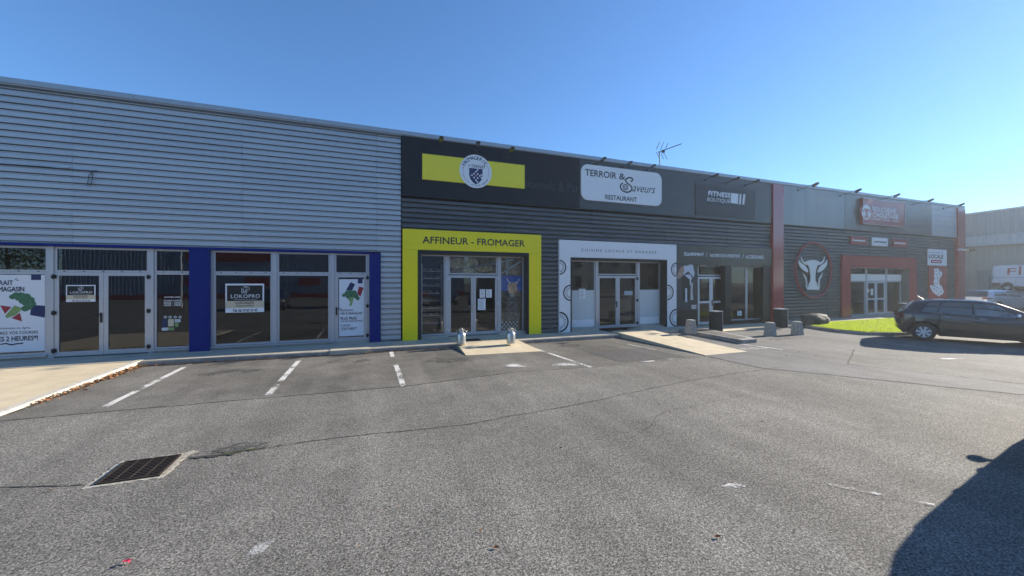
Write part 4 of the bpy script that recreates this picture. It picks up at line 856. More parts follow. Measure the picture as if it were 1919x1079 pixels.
a=gp(869,640,PH); b=gp(906,639,PH); o=MB().box(a[0],b[0]-.02,a[1]+.0,a[1]+.42,PZ+.006,PZ+.018).build('doormat','black_matt'); tag(o,'black doormat in front of the cheese shop door','doormat')
def bollard(px,py,label):
    X_,Y_=gp(px,py,EYE-(.13 if px<1310 else 0)); z=.13 if px<1310 else .004; t=MB(); b_,t_,h=.165,.115,.52
    P=[]
    for r,zz in ((b_,0),(b_,.04),(t_+.012,h-.03),(t_,h)):
        for k in range(4):
            for da in (-.12,.12):
                aa=PI/4+k*PI/2+da; P.append((X_+r*1.30*math.cos(aa),Y_+.05+r*1.30*math.sin(aa),z+zz))
    n=8; t.add(P,[(i*n+k,i*n+(k+1)%n,(i+1)*n+(k+1)%n,(i+1)*n+k) for i in range(3) for k in range(n)]+[tuple(3*n+k for k in range(n))])
    tag(t.build('concrete_bollard','concrete_rough'),label,'bollard','concrete bollards in front of the shops')
bollard(1297,625,'tapered concrete bollard on the kerb island in front of the poster'); bollard(1446,629.5,'tapered concrete bollard between two black bins on the asphalt, nearer the ramp'); bollard(1497,627.5,'tapered concrete bollard right of the second black bin, nearer the lawn')
def bin_(x,y,w_,d_,h,z,label):
    t=thing('litter_bin',(x,y,z),label,'bin','black box bins along the shop fronts'); 
    MB().box(x-w_/2,x+w_/2-.022,y-d_/2,y+d_/2,z+.02,z+h-.03).build('body','black_matt',t)
    MB().box(x-w_/2-.01,x+w_/2+.01,y-d_/2-.01,y+d_/2+.01,z+h-.028,z+h).build('lid','alu_light',t)
    MB().box(x+w_/2-.02,x+w_/2,y-d_/2-.004,y+d_/2+.004,z,z+h-.03).build('side_panel','alu_light',t)  # pale lid and right side paint sunlight onto the black box
X_,Y_=gp(1350,624); bin_(X_,Y_+.2,.36,.36,.84,.05,'black box bin with pale rim left of the sports shop windows')
X_,Y_=gp(1472,615); bin_(X_,Y_+.2,.40,.38,.86,.012,'black box bin with pale rim before the red column')
X_,Y_=wp(1699,0,12.6)[0],12.6; bin_(X_,Y_,.62,.45,.75,PZ,'black box bin behind the black car near the butcher door')
# boulder
def rock(cx,cy,z,sx,sy,sz,label):
    m=MB(); nu,nv=28,16
    for j in range(nv+1):
        for i in range(nu):
            a=2*PI*i/nu; b=-PI/2+PI*j/nv; d=Vector((math.cos(b)*math.cos(a),math.cos(b)*math.sin(a),math.sin(b)))
            e=Vector([math.copysign(abs(q)**.7,q) for q in d]); r=1+.16*mnoise.noise(d*1.7)+.07*mnoise.noise(d*4.5)
            m.v.append((cx+e.x*sx*r,cy+e.y*sy*r,z+sz*.85+e.z*sz*r*(1-.12*d.x)))
    for j in range(nv):
        for i in range(nu): m.f.append((j*nu+i,j*nu+(i+1)%nu,(j+1)*nu+(i+1)%nu,(j+1)*nu+i)); m.m.append(0)
    tag(m.build('boulder','boulder',smooth=True),label,'boulder')
X_,Y_=gp(1540,613); rock(X_+.1,Y_+.35,.05,.60,.42,.30,'low grey green boulder at the left tip of the lawn')
# drain grate
G=[gp(190,905),gp(233,867),gp(333,858),gp(296,890)]
gx0,gx1,gy0,gy1=-2.58,-2.05,5.20,5.74
t=thing('drain_grate',((gx0+gx1)/2,(gy0+gy1)/2,0),'rusty square drain grate set in broken pale concrete','drain')
m=MB(); m.poly_z(ragged([(gx0-.08,gy0-.05),(gx1+.05,gy0-.045),(gx1+.07,gy1),(gx1+.14,gy1+.07),(gx1+.08,gy1+.12),(gx1-.02,gy1+.06),(gx0-.06,gy1+.05)],.035,.016),-.02,.006); m.build('concrete_surround','concrete_dirty',t)
m=MB(); m.flat_z([(gx0,gy0),(gx1,gy0),(gx1,gy1),(gx0,gy1)],.0075); m.build('pit','hole',t)
m=MB(); b_=.025; m.box(gx0,gx1,gy0,gy0+b_,.0065,.022).box(gx0,gx1,gy1-b_,gy1,.0065,.022).box(gx0,gx0+b_,gy0+b_,gy1-b_,.0065,.022).box(gx1-b_,gx1,gy0+b_,gy1-b_,.0065,.022); m.build('frame','iron',t)
for k in range(11):
    yy=gy0+.035+k*(gy1-gy0-.07)/11; MB().box(gx0+b_,gx1-b_,yy+.012,yy+.030,.009,.020).build('bar','iron',t)
for k in (1,2,3): xx=gx0+k*(gx1-gx0)/4; MB().box(xx-.008,xx+.008,gy0+b_,gy1-b_,.0095,.0215).build('cross_bar','iron',t)
# leaves
def leafmesh(m,x,y,z,s,mi=0):
    a=random.uniform(0,2*PI); t1,t2=random.uniform(-.5,.5),random.uniform(.1,.5); u=Vector((math.cos(a),math.sin(a),t1*.5)); v=Vector((-math.sin(a),math.cos(a),t2)); p=Vector((x,y,z+s*.25))
    m.add([p-u*s*.5,p-v*s*.28+Vector((0,0,-.1*s)),p+u*s*.5,p+v*s*.28],[(0,1,2),(0,2,3)],mi)
m=MB()
for _ in range(650):
    t_=random.random()**.8; yb_=8.9+3.4*t_; leafmesh(m,-5.22+abs(random.gauss(0,.07+.05*t_)),yb_,.01+random.random()*.04,random.uniform(.03,.075),0 if random.random()<.7 else 1)
tag(m.build('leaf_litter',['leaf','leaf_dark']),'brown autumn leaves piled along the pale kerb of the left path','leaves',kind='stuff')
m=MB()
for _ in range(1500):
    x=random.uniform(-5.2,2.6) if random.random()<.7 else random.uniform(4.9,8.9); y0=12.02 if x<-.95 else (11.97 if x<.12 else 12.1)
    if x<-.95: y0+=.12*(x+.94)/-4.4
    leafmesh(m,x,y0-abs(random.gauss(0,.05)),.005+random.random()*.03,random.uniform(.02,.05),1 if random.random()<.8 else 0)
tag(m.build('leaf_debris',['leaf','leaf_dark']),'dark leaf debris gathered in the gutter under the pavement edge','leaf debris',kind='stuff')
m=MB()
for _ in range(260):
    x=random.uniform(-5,9); y=random.uniform(3,12); leafmesh(m,x,y,.006,random.uniform(.015,.035),1 if random.random()<.6 else 0)
for _ in range(120):
    x=random.uniform(9,17); y=random.uniform(7,11.5); leafmesh(m,x,y,.006,random.uniform(.02,.05),1)
tag(m.build('scattered_bits',['leaf','leaf_dark']),'tiny dry leaf bits scattered over the car park asphalt','leaf debris',kind='stuff')
for px,py,s_,lab in ((1345,1008,.06,'curled dry brown leaf on the asphalt in the right foreground'),(930,1028,.05,'curled brown leaf on the asphalt in the centre foreground'),(1052,840,.045,'small dry leaf on the mid car park asphalt'),(160,732,.10,'pale brown leaf lying beside the leaf pile')):
    x,y=gp(px,py); m=MB(); P=[]
    for i in range(7):
        for j in range(3): uu=i/6-.5; vv=(j-1)*.22*math.cos(uu*PI*.95); P.append((x+uu*s_+vv*s_*.4,y+vv*s_-uu*s_*.3,.006+abs(vv)*s_*1.1+(uu*uu)*s_*.5))
    m.add(P,[(i*3+j,(i+1)*3+j,(i+1)*3+j+1,i*3+j+1) for i in range(6) for j in range(2)]); tag(m.build('fallen_leaf','leaf'),lab,'leaf')
x,y=gp(238,1057); m=MB()
for k in range(9):
    a=k*.7; r=.018; leafmesh(m,x+r*math.cos(a)*.7,y+r*math.sin(a)*.7,.01+k*.002,.034)
tag(m.build('pink_petals','petal'),'small crumpled pink red flower lying in the left foreground','petals')
# ------------------------------------------------------------------ vehicles
def interp(tab,x): return float(np.interp(x,[a for a,_ in tab],[b for _,b in tab]))
def smoothtab(tab,n=240,k=5):
    xs=np.linspace(tab[0][0],tab[-1][0],n); ys=np.interp(xs,[a for a,_ in tab],[b for _,b in tab]); pad=np.pad(ys,k,mode='edge'); ker=np.hanning(2*k+3)[1:-1]; ker/=ker.sum(); ys=np.convolve(pad,ker,'valid'); return list(zip(xs,ys))
def make_vehicle(name,label,cat,S,loc,rz,group=None):
    t=thing(name,loc,label,cat,group,rz); L,W,r=S['L'],S['W'],S['wr']
    top=smoothtab(S['top'],k=S.get('k',4)); wid=smoothtab(S['wid'],k=3); bot=S['bot']; belt=smoothtab(S['belt'],k=6); tumble=S.get('tumble',.2); AR=r+.065
    def zlow(x):
        z=interp(bot,x)
        for xw in S['axles']:
            if abs(x-xw)<AR: z=max(z,r+math.sqrt(AR*AR-(x-xw)**2))
        return z
    def sec(x):
        zt=interp(top,x); zl=zlow(x); w_=interp(wid,x); zb=min(interp(belt,x),zt-.07); zl=min(zl,zb-.05); H=zt-zb
        wr=w_-min(tumble*1.0,.04+tumble*H/.45); zm=min(.5*(zb)+.5*interp(bot,x)+.05,zb-.02); zm=max(zm,zl+.01)
        return [(0,zl),(w_*.80,zl),(w_*.965,zl+.004),(w_*.99,max(zl+.01,min(zl+.12,zm-.005))),(w_,zm),(w_*.992,zm+(zb-zm)*.6),(w_*.965,zb),(w_*.95,zb+.012),((w_*.95*.55+wr*.45)+.012,zb+H*.5),(wr,zt-min(.07,H*.35)),(wr-.05,zt-min(.025,H*.12)),(wr*.6,zt-.004),(0,zt)]
    xs=list(np.linspace(0,L,int(L/.05)))+[.012,.03,L-.012,L-.03]
    for xw in S['axles']: xs+= [xw-AR+.001,xw+AR-.001,xw-AR-.004,xw+AR+.004,xw-AR*.97,xw+AR*.97]
    xs=sorted(xs); m=MB(); n=13
    for x in xs:
        s=sec(x); 
        for y,z in s: m.v.append((x,-y,z))
        for y,z in s[1:-1][::-1]: m.v.append((x,y,z))
    nn=24
    for i in range(len(xs)-1):
        for k in range(nn):
            a=i*nn+k; b=i*nn+(k+1)%nn; lowk=k in (0,1,nn-1,nn-2); trim=k in (2,nn-3) and S.get('cladtrim'); m.f.append((a,b,b+nn,a+nn)); m.m.append(1 if lowk or trim else 0)
    m.f.append(tuple(range(nn-1,-1,-1))); m.f.append(tuple((len(xs)-1)*nn+k for k in range(nn))); m.m+=[0,0]
    smooth_angle(m.build('body',[S['paint'],'plastic'],t,local=True),40)
    def side(x,tt,off=.006,sgn=-1):   # tt 0 belt .. 1 roof edge
        s=sec(x); p=[s[7],s[8],s[9]]; q=tt*2; i=min(1,int(q)); f=q-i; y=p[i][0]+(p[i+1][0]-p[i][0])*f; z=p[i][1]+(p[i+1][1]-p[i][1])*f; return (x,sgn*(y+off),z)
    def low(x,z,off=.005,sgn=-1):
        s=sec(x)[2:8]; zz=[q[1] for q in s]; yy=[q[0] for q in s]; return (x,sgn*(float(np.interp(z,zz,yy))+off),z)
    for sgn in (-1,1):
        for wname,x0,x1,x0t,x1t,gm in S['side_windows']:
            m=MB(); N=12
            for i in range(N+1):
                f=i/N; pr=[]
                for j in range(4):
                    tt=.06+.84*j/3; xa=x0+(x0t-x0)*(j/3); xb=x1+(x1t-x1)*(j/3); pr.append(side(xa+(xb-xa)*f,tt,sgn=sgn))
                m.v+=pr
            for i in range(N):
                for j in range(3): q=(i*4+j,(i+1)*4+j,(i+1)*4+j+1,i*4+j+1); m.f.append(q if sgn<0 else q[::-1]); m.m.append(0)
            m.build(wname,gm,t,smooth=True,local=True)
        for x in S.get('seams',()):
            m=MB(); P=[low(x,z,.002,sgn) for z in np.linspace(interp(bot,x)+.12,interp(belt,x),8)]
            m.tube(P,.004,4); m.build('door_seam','black',t,local=True)
        for x,z in S.get('handles',()):
            p=low(x,z,.012,sgn); m=MB(); m.tube([(p[0]-.08,p[1]-sgn*.01,p[2]),(p[0]-.05,p[1]+sgn*.02,p[2]),(p[0]+.05,p[1]+sgn*.02,p[2]),(p[0]+.08,p[1]-sgn*.01,p[2])],.012,6); m.build('door_handle',S.get('hm',S['paint']),t,local=True)
        tl=S['tail']; m=MB()
        N=6
        for i in range(N+1):
            x=tl[0]+(tl[1]-tl[0])*i/N; f=1-.5*i/N
            zc=(tl[2]+tl[3])/2; hz=(tl[3]-tl[2])/2*f
            for z in (zc-hz,zc,zc+hz): m.v.append(low(x,z,.012,sgn))
        for i in range(N):
            for j in range(2): q=(i*3+j,(i+1)*3+j,(i+1)*3+j+1,i*3+j+1); m.f.append(q if sgn<0 else q[::-1]); m.m.append(0)
        # wrap onto the back
        b0=[m.v[0],m.v[1],m.v[2]]; base=len(m.v); inn=.32
        for p in b0: m.v.append((-.012 if S.get('flatback') else p[0]-.03,p[1]-sgn*inn*.6,p[2]))
        for j in range(2): q=(base+j,j,j+1,base+j+1); m.f.append(q if sgn<0 else q[::-1]); m.m.append(0)
        m.build('tail_light','tail_red',t,smooth=True,local=True)
        mx,mz=S['mirror']; p=low(mx,mz,0,sgn); m=MB(); ms_=S.get('mirror_size',1.0); c_=Vector((p[0],p[1]+sgn*.10,p[2]+.03)); m.tube([(p[0],p[1]-sgn*.03,p[2]),(p[0],p[1]+sgn*.06,p[2]+.01)],.022,6)
        nu,nv=12,8; vb=len(m.v)
        for j in range(nv+1):
            for i in range(nu):
                a=2*PI*i/nu; b=-PI/2+PI*j/nv; m.v.append((c_.x+.06*math.cos(b)*math.cos(a)+(.03*math.sin(b)),c_.y+.10*math.sin(b)*ms_,c_.z+.065*ms_*math.cos(b)*math.sin(a)))
        for j in range(nv):
            for i in range(nu): m.f.append((vb+j*nu+i,vb+(j+1)*nu+i,vb+(j+1)*nu+(i+1)%nu,vb+j*nu+(i+1)%nu)); m.m.append(0)
        m.build('wing_mirror',S.get('mm',S['paint']),t,smooth=True,local=True)
        hl=S['head']; m=MB(); N=5
        for i in range(N+1):
            x=hl[0]+(hl[1]-hl[0])*i/N
            for z in (hl[2],(hl[2]+hl[3])/2,hl[3]): m.v.append(low(x,z,.01,sgn))
        for i in range(N):
            for j in range(2): q=(i*3+j,(i+1)*3+j,(i+1)*3+j+1,i*3+j+1); m.f.append(q if sgn<0 else q[::-1]); m.m.append(0)
        m.build('headlight','lamp_clear',t,smooth=True,local=True)
    def topglass(name,x0,x1,fr=.93):
        m=MB(); N,K=10,8
        for i in range(N+1):
            x=x0+(x1-x0)*i/N; s=sec(x)
            hw=s[9][0]*fr
            for k in range(K+1):
                y=-hw+2*hw*k/K; z=float(np.interp(abs(y),[0,s[11][0],s[10][0],s[9][0]],[s[12][1],s[11][1],s[10][1],s[9][1]])); m.v.append((x,y,z+.008))
        for i in range(N):
            for k in range(K): m.f.append((i*(K+1)+k,(i+1)*(K+1)+k,(i+1)*(K+1)+k+1,i*(K+1)+k+1)); m.m.append(0)
        m.build(name,'car_glass_dark',t,smooth=True,local=True)
    if S.get('rear_glass'): topglass('rear_window',*S['rear_glass'])
    topglass('windscreen',*S['wind'])
    m=MB(); m.box(S['axles'][0]-.5,S['axles'][1]+.45,-W/2+.26,W/2-.26,.24,.80); m.build('underbody','black_matt',t,local=True)
    if S.get('chrome'):
        for sgn in (-1,1):
            m=MB(); m.tube([side(x,.03,.012,sgn) for x in np.linspace(S['side_windows'][0][1]+.02,S['side_windows'][-1][2]-.05,14)],.009,5); m.build('chrome_strip','chrome',t,local=True)
    for ai,xw in enumerate(S['axles']):
        for sgn in (-1,1):
            yo=sgn*(W/2-.015); yi=sgn*(W/2-.215); m=MB(); prof_=[(r*.62,yo),(r*.66,yo+sgn*.006),(r*.93,yo+sgn*.004),(r*.985,yo-sgn*.02),(r,yo-sgn*.04),(r,yi+sgn*.03),(r*.95,yi),(r*.6,yi),(r*.6,yo)]
            m.lathe(prof_,xw,r,36,axis='y'); m.f=[q if sgn<0 else q[::-1] for q in m.f]; wh=m.build('wheel','tyre',t,smooth=True,local=True)
            m=MB(); m.lathe([(r*.64,yo-sgn*.01),(r*.585,yo-sgn*.012),(r*.56,yo-sgn*.09),(0,yo-sgn*.09)],xw,r,32,axis='y'); m.m=[0]*len(m.f)
            for k in range(len(m.f)-64,len(m.f)): m.m[k]=1
            ns=S.get('spokes',5)
            for k in range(ns):
                a=2*PI*k/ns+.3
                for da in (-.16,.16):
                    c1,s1=math.cos(a+da*.9),math.sin(a+da*.9); c0,s0=math.cos(a+da*.5),math.sin(a+da*.5); wd=.016; px_,pz_=-s1,c1
                    A=(xw+c0*r*.1,r+s0*r*.1); Bq=(xw+c1*r*.60,r+s1*r*.60); y0,y1=sorted((yo-sgn*.045,yo-sgn*.015))
                    m.poly_y([(A[0]+px_*wd,A[1]+pz_*wd),(A[0]-px_*wd,A[1]-pz_*wd),(Bq[0]-px_*wd*1.3,Bq[1]-pz_*wd*1.3),(Bq[0]+px_*wd*1.3,Bq[1]+pz_*wd*1.3)],y0,y1,0)
            y0,y1=sorted((yo-sgn*.05,yo-sgn*.012)); m.disc_y(xw,r,r*.17,y0,y1,16)
            m.build('rim',['rim','black'],wh,local=True)
    return t,low,side
HATCH=dict(chrome=True,L=3.97,W=1.74,wr=.315,axles=(.66,3.20),paint='paint_black',tumble=.24,k=4,
 top=[(0,.70),(.03,.80),(.08,.93),(.14,1.02),(.22,1.10),(.36,1.26),(.50,1.39),(.56,1.415),(.9,1.45),(1.4,1.47),(1.9,1.46),(2.3,1.415),(2.6,1.28),(2.85,1.14),(3.1,1.02),(3.35,.97),(3.65,.88),(3.85,.76),(3.94,.64),(3.97,.58)],
 wid=[(0,.58),(.04,.70),(.12,.78),(.35,.84),(.7,.865),(2,.87),(3.2,.865),(3.6,.80),(3.85,.68),(3.97,.50)],
 bot=[(0,.46),(.05,.36),(.15,.28),(.4,.24),(1.1,.20),(2.8,.19),(3.6,.2),(3.9,.28),(3.97,.4)],
 belt=[(0,1.02),(.4,1.03),(1.0,.99),(2.0,.93),(2.9,.90),(3.97,.85)],
 side_windows=(('quarter_window',.62,.98,.80,1.08,'car_glass_side'),('rear_side_window',1.02,1.78,1.12,1.78,'car_glass_side'),('front_side_window',1.84,2.80,1.84,2.38,'car_glass_front')),
 seams=(1.04,1.81,2.86),handles=((1.2,.88),(2.02,.86)),hm='chrome',tail=(.02,.36,.80,.95),head=(3.45,3.88,.62,.78),mirror=(2.72,.95),mm='chrome',rear_glass=(.20,.49,.9),wind=(2.34,3.06,.95),spokes=7)
carx,cary=gp(1731,638.5); hd=R(-62); hx,hy=math.cos(hd),math.sin(hd)
# near side rear wheel stands at (carx,cary): origin is the rear of the car on its centre line
ox=carx-.66*hx-(.87)*(-hy)*1.0; oy=cary-.66*hy-(.87)*(hx)*1.0
ox=carx-.66*hx+(-hy)*.8; oy=cary-.66*hy+(hx)*.8
car1,low1,side1=make_vehicle('parked_car','black five door hatchback with alloy wheels parked beside the lawn','car',HATCH,(ox,oy,.004),hd)
m=MB(); P=[]
for x in np.linspace(.5,2.9,26): p=side1(x,1.0,.0); P.append((p[0],p[1]+.03,p[2]+.015))
MB().tube([(.75,0,1.43),(.60,0,1.56)],.006,5).build('antenna','black',car1,local=True)
ESTATE=dict(HATCH,L=4.5,axles=(.9,3.6),paint='paint_silver',k=4,
 top=[(0,.72),(.04,.88),(.10,1.0),(.2,1.12),(.38,1.36),(.48,1.43),(1.0,1.48),(1.8,1.5),(2.4,1.46),(2.7,1.40),(3.0,1.24),(3.45,1.02),(3.8,.96),(4.2,.85),(4.42,.68),(4.5,.58)],
 wid=[(0,.70),(.04,.80),(.15,.86),(.5,.9),(3.8,.89),(4.2,.80),(4.5,.52)],bot=[(0,.42),(.1,.3),(.4,.25),(4.1,.2),(4.4,.28),(4.5,.42)],
 belt=[(0,1.02),(.5,1.03),(2,.97),(3.4,.92),(4.5,.86)],side_windows=(('rear_side_window',.55,1.75,.75,1.75,'car_glass_dark'),('front_side_window',1.82,3.15,1.82,2.65,'car_glass_dark')),
 seams=(1.1,1.8,3.1),handles=((1.3,.9),(2.1,.88)),tail=(.02,.35,.82,.98),head=(3.9,4.38,.64,.8),mirror=(3.05,.98),mm='paint_silver',rear_glass=(.10,.44,.92),wind=(2.72,3.42,.95),W=1.8)
make_vehicle('parked_car','silver estate car parked beyond the end of the shops, seen over the black car','car',ESTATE,(40.7,14.15,.03),R(-12))
VAN=dict(HATCH,L=5.5,W=2.05,wr=.34,axles=(1.05,4.5),paint='paint_white',tumble=.10,k=2,flatback=True,
 top=[(0,2.30),(.06,2.45),(.15,2.50),(3.6,2.52),(4.0,2.42),(4.6,1.75),(4.85,1.35),(5.2,1.15),(5.42,.9),(5.5,.7)],
 wid=[(0,.93),(.05,1.0),(.2,1.02),(4.6,1.02),(5.2,.92),(5.5,.65)],bot=[(0,.46),(.1,.40),(1,.36),(5.2,.3),(5.5,.42)],
 belt=[(0,1.42),(4.5,1.38),(5.5,1.1)],side_windows=(('front_side_window',3.35,4.35,3.35,4.0,'car_glass_dark'),),seams=(1.6,3.2,4.5),handles=((3.4,1.2),),hm='plastic',
 tail=(.015,.10,1.12,1.42),head=(5.0,5.4,.8,1.0),mirror=(4.35,1.4),mm='plastic',rear_glass=None,wind=(4.02,4.8,.92),cladtrim=True)
van,lowv,sidev=make_vehicle('delivery_van','white panel van with red lettering on its side, at the far right','van',VAN,(58.6,18.6,1.19),R(-97))
m=MB(); v_,f_,asp=glyphs('Flo',.03)
for i,(x0,x1,s) in enumerate(((1.05,1.62,'F'),(1.78,1.92,'l'),(2.15,2.7,'o'))):
    v_,f_,asp=glyphs(s,.03); hh=.62 if s!='l' else .78
    if s=='o': hh=.45
    m.add([(x0+a*(x1-x0),-(1.035-.10*((1.58+b*hh-1.4)/1.1)),1.58+b*hh) for a,b in v_],f_)
m.build('lettering','far_red',van,local=True)
m=MB(); P=[lowv(x,1.30,.01) for x in np.linspace(.15,3.0,14)]; m.tube(P,.012,4); m.build('side_rail','plastic',van,local=True)
m=MB(); m.box(.02,.62,-1.045,-.98,.42,.80); m.build('bumper','plastic',van,local=True)
# car just outside the frame at the right: its shadow falls into the foreground
SUV=dict(HATCH,L=4.2,paint='paint_blue')
SUV['top']=[(a*4.2/3.97,b*1.10) for a,b in HATCH['top']]; SUV['wid']=[(a*4.2/3.97,b*1.04) for a,b in HATCH['wid']]; SUV['bot']=[(a*4.2/3.97,b) for a,b in HATCH['bot']]; SUV['belt']=[(a*4.2/3.97,b*1.08) for a,b in HATCH['belt']]; SUV['W']=1.81; SUV['mirror_size']=.8
nearcar,_,_=make_vehicle('parked_car','dark car parked just past the right edge, known by its shadow in the foreground','car',SUV,(6.78,1.05,.004),R(9))
def copy_tree(o,parent=None):
    c=o.copy(); C.objects.link(c)
    if parent is not None: c.parent=parent; c.matrix_parent_inverse.identity()
    for ch in [q for q in o.children]: copy_tree(ch,c)
    return c
bpy.context.view_layer.update()
for k,(x,y,rz,lab) in enumerate(((-6.5,-9,88,'dark car behind the camera mirrored in the left door panes'),(-1.5,-10,93,'dark car behind the camera mirrored in the large window'),(6.5,-9.5,85,'dark car behind the camera mirrored in the cheese shop door'))):
    c=copy_tree(nearcar); c.location=(x,y,.004); c.rotation_euler=(0,0,R(rz)); c['label']=lab; c['group']='cars parked behind the camera'
# ------------------------------------------------------------------ far warehouse at the right
wh=thing('warehouse',(62,18,1.1),'far warehouse with grey ribbed upper wall, pale band and beige lower wall','building')
dx,dy=-.162,-.987; cx0,cy0=62.0,22.3
def wall_strip(name,z0,z1,mat,rib=.0,step=.0,off=0,t0=0,t1=30):
    m=MB(); nxn=(-.987,.162)  # outward normal towards -x
    if rib:
        t_=t0; V=[]
        while t_<t1:
            for a,o_ in ((0,0),(step*.55,0),(step*.65,rib),(step*.9,rib)):
                V.append((t_+a,o_))
            t_+=step
        P=[(cx0+dx*a+nxn[0]*(off-o_),cy0+dy*a+nxn[1]*(off-o_)) for a,o_ in V]
        for i,(x,y) in enumerate(P): m.v+=[(x,y,z0),(x,y,z1)]
        for i in range(len(P)-1): m.f.append((2*i+1,2*i,2*i+2,2*i+3)[::1]); m.m.append(0)
    else:
        A=(cx0+dx*t0+nxn[0]*off,cy0+dy*t0+nxn[1]*off); Bq=(cx0+dx*t1+nxn[0]*off,cy0+dy*t1+nxn[1]*off); A2=(A[0]+.5,A[1]); B2=(Bq[0]+.5,Bq[1])
        m.poly_z([A,Bq,B2,A2],z0,z1)
    return m.build(name,mat,wh)
wall_strip('upper_wall',6.9,9.45,'far_clad',.05,.34,.10); wall_strip('band',5.95,6.95,'far_band',.03,.5,.55); wall_strip('lower_wall',.9,6.0,'far_beige',.025,.6,0)
m=MB(); P=[(cx0+dx*a,cy0+dy*a) for a in (0,30)]; m.poly_z([(P[0][0]-.6,P[0][1]+.0),(P[1][0]-.6,P[1][1]),(P[1][0]+.1,P[1][1]),(P[0][0]+.1,P[0][1])],5.9,5.95); m.build('band_soffit','far_band',wh)
m=MB(); m.poly_z([(P[0][0]-.6,P[0][1]),(P[1][0]-.6,P[1][1]),(P[1][0]+.1,P[1][1]),(P[0][0]+.1,P[0][1])],6.951,6.99); m.build('band_cap','far_band',wh)
MB().box(46,62.4,22.6,22.9,.8,9.35).build('end_wall','far_clad',wh); MB().box(46,62.1,22.2,22.58,5.95,6.98).build('band','far_band',wh)
MB().poly_z([(46,22.9),(cx0-.2,22.3),(cx0+dx*30-.2,cy0+dy*30),(cx0+dx*30+25,cy0+dy*30),(87,50),(46,50)],9.46,9.6).build('roof','far_band',wh)
def wpt(a,off): return (cx0+dx*a-.987*off,cy0+dy*a+.162*off)
def wslab(name,a0,a1,z0,z1,o0,o1,mat): 
    p=[wpt(a0,o1),wpt(a1,o1),wpt(a1,o0),wpt(a0,o0)]; return MB().poly_z(p,z0,z1).build(name,mat,wh)
wslab('door',1.35,2.55,1.15,3.2,.0,.06,'far_door'); wslab('door_frame',1.25,1.33,1.15,3.3,.0,.09,'far_clad'); wslab('door_frame',1.34,2.6,3.21,3.3,.0,.09,'far_clad'); wslab('door_leaf_edge',2.2,2.24,1.15,2.6,.061,.09,'black')
wslab('downpipe',.1,.2,1.1,4.0,.0,.1,'black'); wslab('shutter',-.5,.08,1.1,3.9,.0,.05,'far_clad')
wslab('wall_light',.75,1.1,5.4,5.6,.0,.35,'black')
wslab('corner_post',-.05,.05,1.1,9.4,.12,.2,'far_clad')
MB().box(55.0,61.95,22.5,22.59,.8,5.94).build('lower_wall','far_beige',wh)
# ------------------------------------------------------------------ across the car park, behind the camera (seen mirrored in the glass)
ob=thing('opposite_store',(-8,-32,0),'blue grey ribbed store with red letters across the car park, mirrored in the shop glass','building')
m=MB(); V=[]; x=-31.0
while x<14:
    V+=[(x,0),(x+.16,0),(x+.2,.06),(x+.31,.06)]; x+=.35
for xx,o_ in V: m.v+=[(xx,-30+o_,0.6),(xx,-30+o_,8.4)]
for i in range(len(V)-1): m.f.append((2*i,2*i+1,2*i+3,2*i+2)); m.m.append(0)
m.build('ribbed_wall','opp_clad',ob); MB().box(-31,14,-45,-30.05,0,8.3).build('store_body','opp_clad',ob); MB().box(-31,14,-30.02,-29.8,0,.6).build('plinth','red_panel',ob)
m=MB(); 
v_,f_,_=glyphs('BAZAR',.03); MB().box(-20,-11,-29.93,-29.85,4.6,6.4).build('sign_panel','red_print',ob)
for k in range(5): MB().box(-20+k*6,-17.5+k*6,-29.92,-29.8,1.6,2.6).build('red_panel','red_print',ob)
hb=thing('opposite_house',(36,-30,0),'beige two storey building with dark windows, mirrored in the restaurant glass','building')
MB().box(20,52,-44,-30,0,9).build('wall','opp_beige',hb)
for k in range(8):
    for z in (1.2,4.6): MB().box(22+k*3.8,23.3+k*3.8,-30.0,-29.93,z,z+1.9).build('window','black',hb)
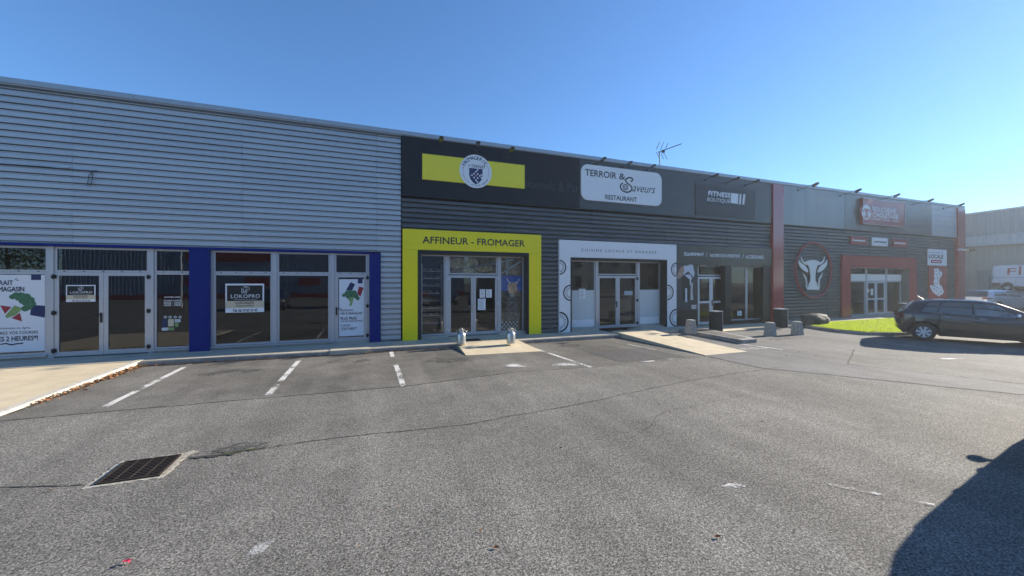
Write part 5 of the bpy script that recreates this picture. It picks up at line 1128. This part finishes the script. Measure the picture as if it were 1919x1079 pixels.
# lamp post mirrored in the glass
lp=thing('lamp_post',(-14,-12,0),'tall pale lamp post behind the camera, mirrored in the narrow window','lamp post'); MB().tube([(-14,-12,0),(-14,-12,7.5)],[.09,.05],10).build('pole','alu_light',lp); MB().tube([(-14,-12,7.5),(-13.2,-12,7.7)],.05,6).build('arm','alu_light',lp); MB().box(-13.3,-12.7,-12.12,-11.88,7.65,7.75).build('lamp_head','alu_light',lp)
def tree(x,y,h,rad,label):
    t=thing('tree',(x,y,0),label,'tree','trees behind the car park')
    m=MB(); m.tube([(x,y,0),(x+.1,y,h*.3),(x,y+.1,h*.55),(x+.1,y,h*.8)],[.2,.16,.1,.04],8)
    for k in range(7):
        a=k*2.4; z=h*(.35+.06*k); m.tube([(x,y,z),(x+math.cos(a)*rad*.4,y+math.sin(a)*rad*.4,z+h*.12),(x+math.cos(a)*rad*.7,y+math.sin(a)*rad*.7,z+h*.2)],[.07,.04,.015],5)
    m.build('trunk','bark',t)
    rs=np.random.RandomState(int(abs(x)*10)); m=MB(); cl=[(x+rs.uniform(-1,1)*rad*.7,y+rs.uniform(-1,1)*rad*.7,h*rs.uniform(.42,.95),rad*rs.uniform(.25,.45)) for _ in range(16)]
    for _ in range(2600):
        c_=cl[rs.randint(16)]; d=rs.normal(size=3); d/=np.linalg.norm(d); rr=c_[3]*rs.uniform(.5,1.05); p=np.array([c_[0],c_[1],c_[2]])+d*rr; u=rs.normal(size=3)*.12; v=rs.normal(size=3)*.12; m.add([p-u,p+v,p+u],[(0,1,2)])
    m.build('crown','foliage',t)
for x,y,h,r_,lab in ((-34.6,-29,9.5,3.4,'leafy tree just left of the ribbed store behind the camera'),(-40,-27,9,3.6,'broad tree at the left end of the ribbed store behind the camera'),(17,-26,8,3,'tree between the ribbed store and the beige building behind the camera'),(46,-16,8,3.4,'tree right of the beige building behind the camera, nearer'),(58,-8,7,3,'tree at the far right of the car park behind the camera'),(66,-20,9,4,'big tree at the far right beyond the beige building')): tree(x,y,h,r_,lab)
print('objects',len(bpy.data.objects))
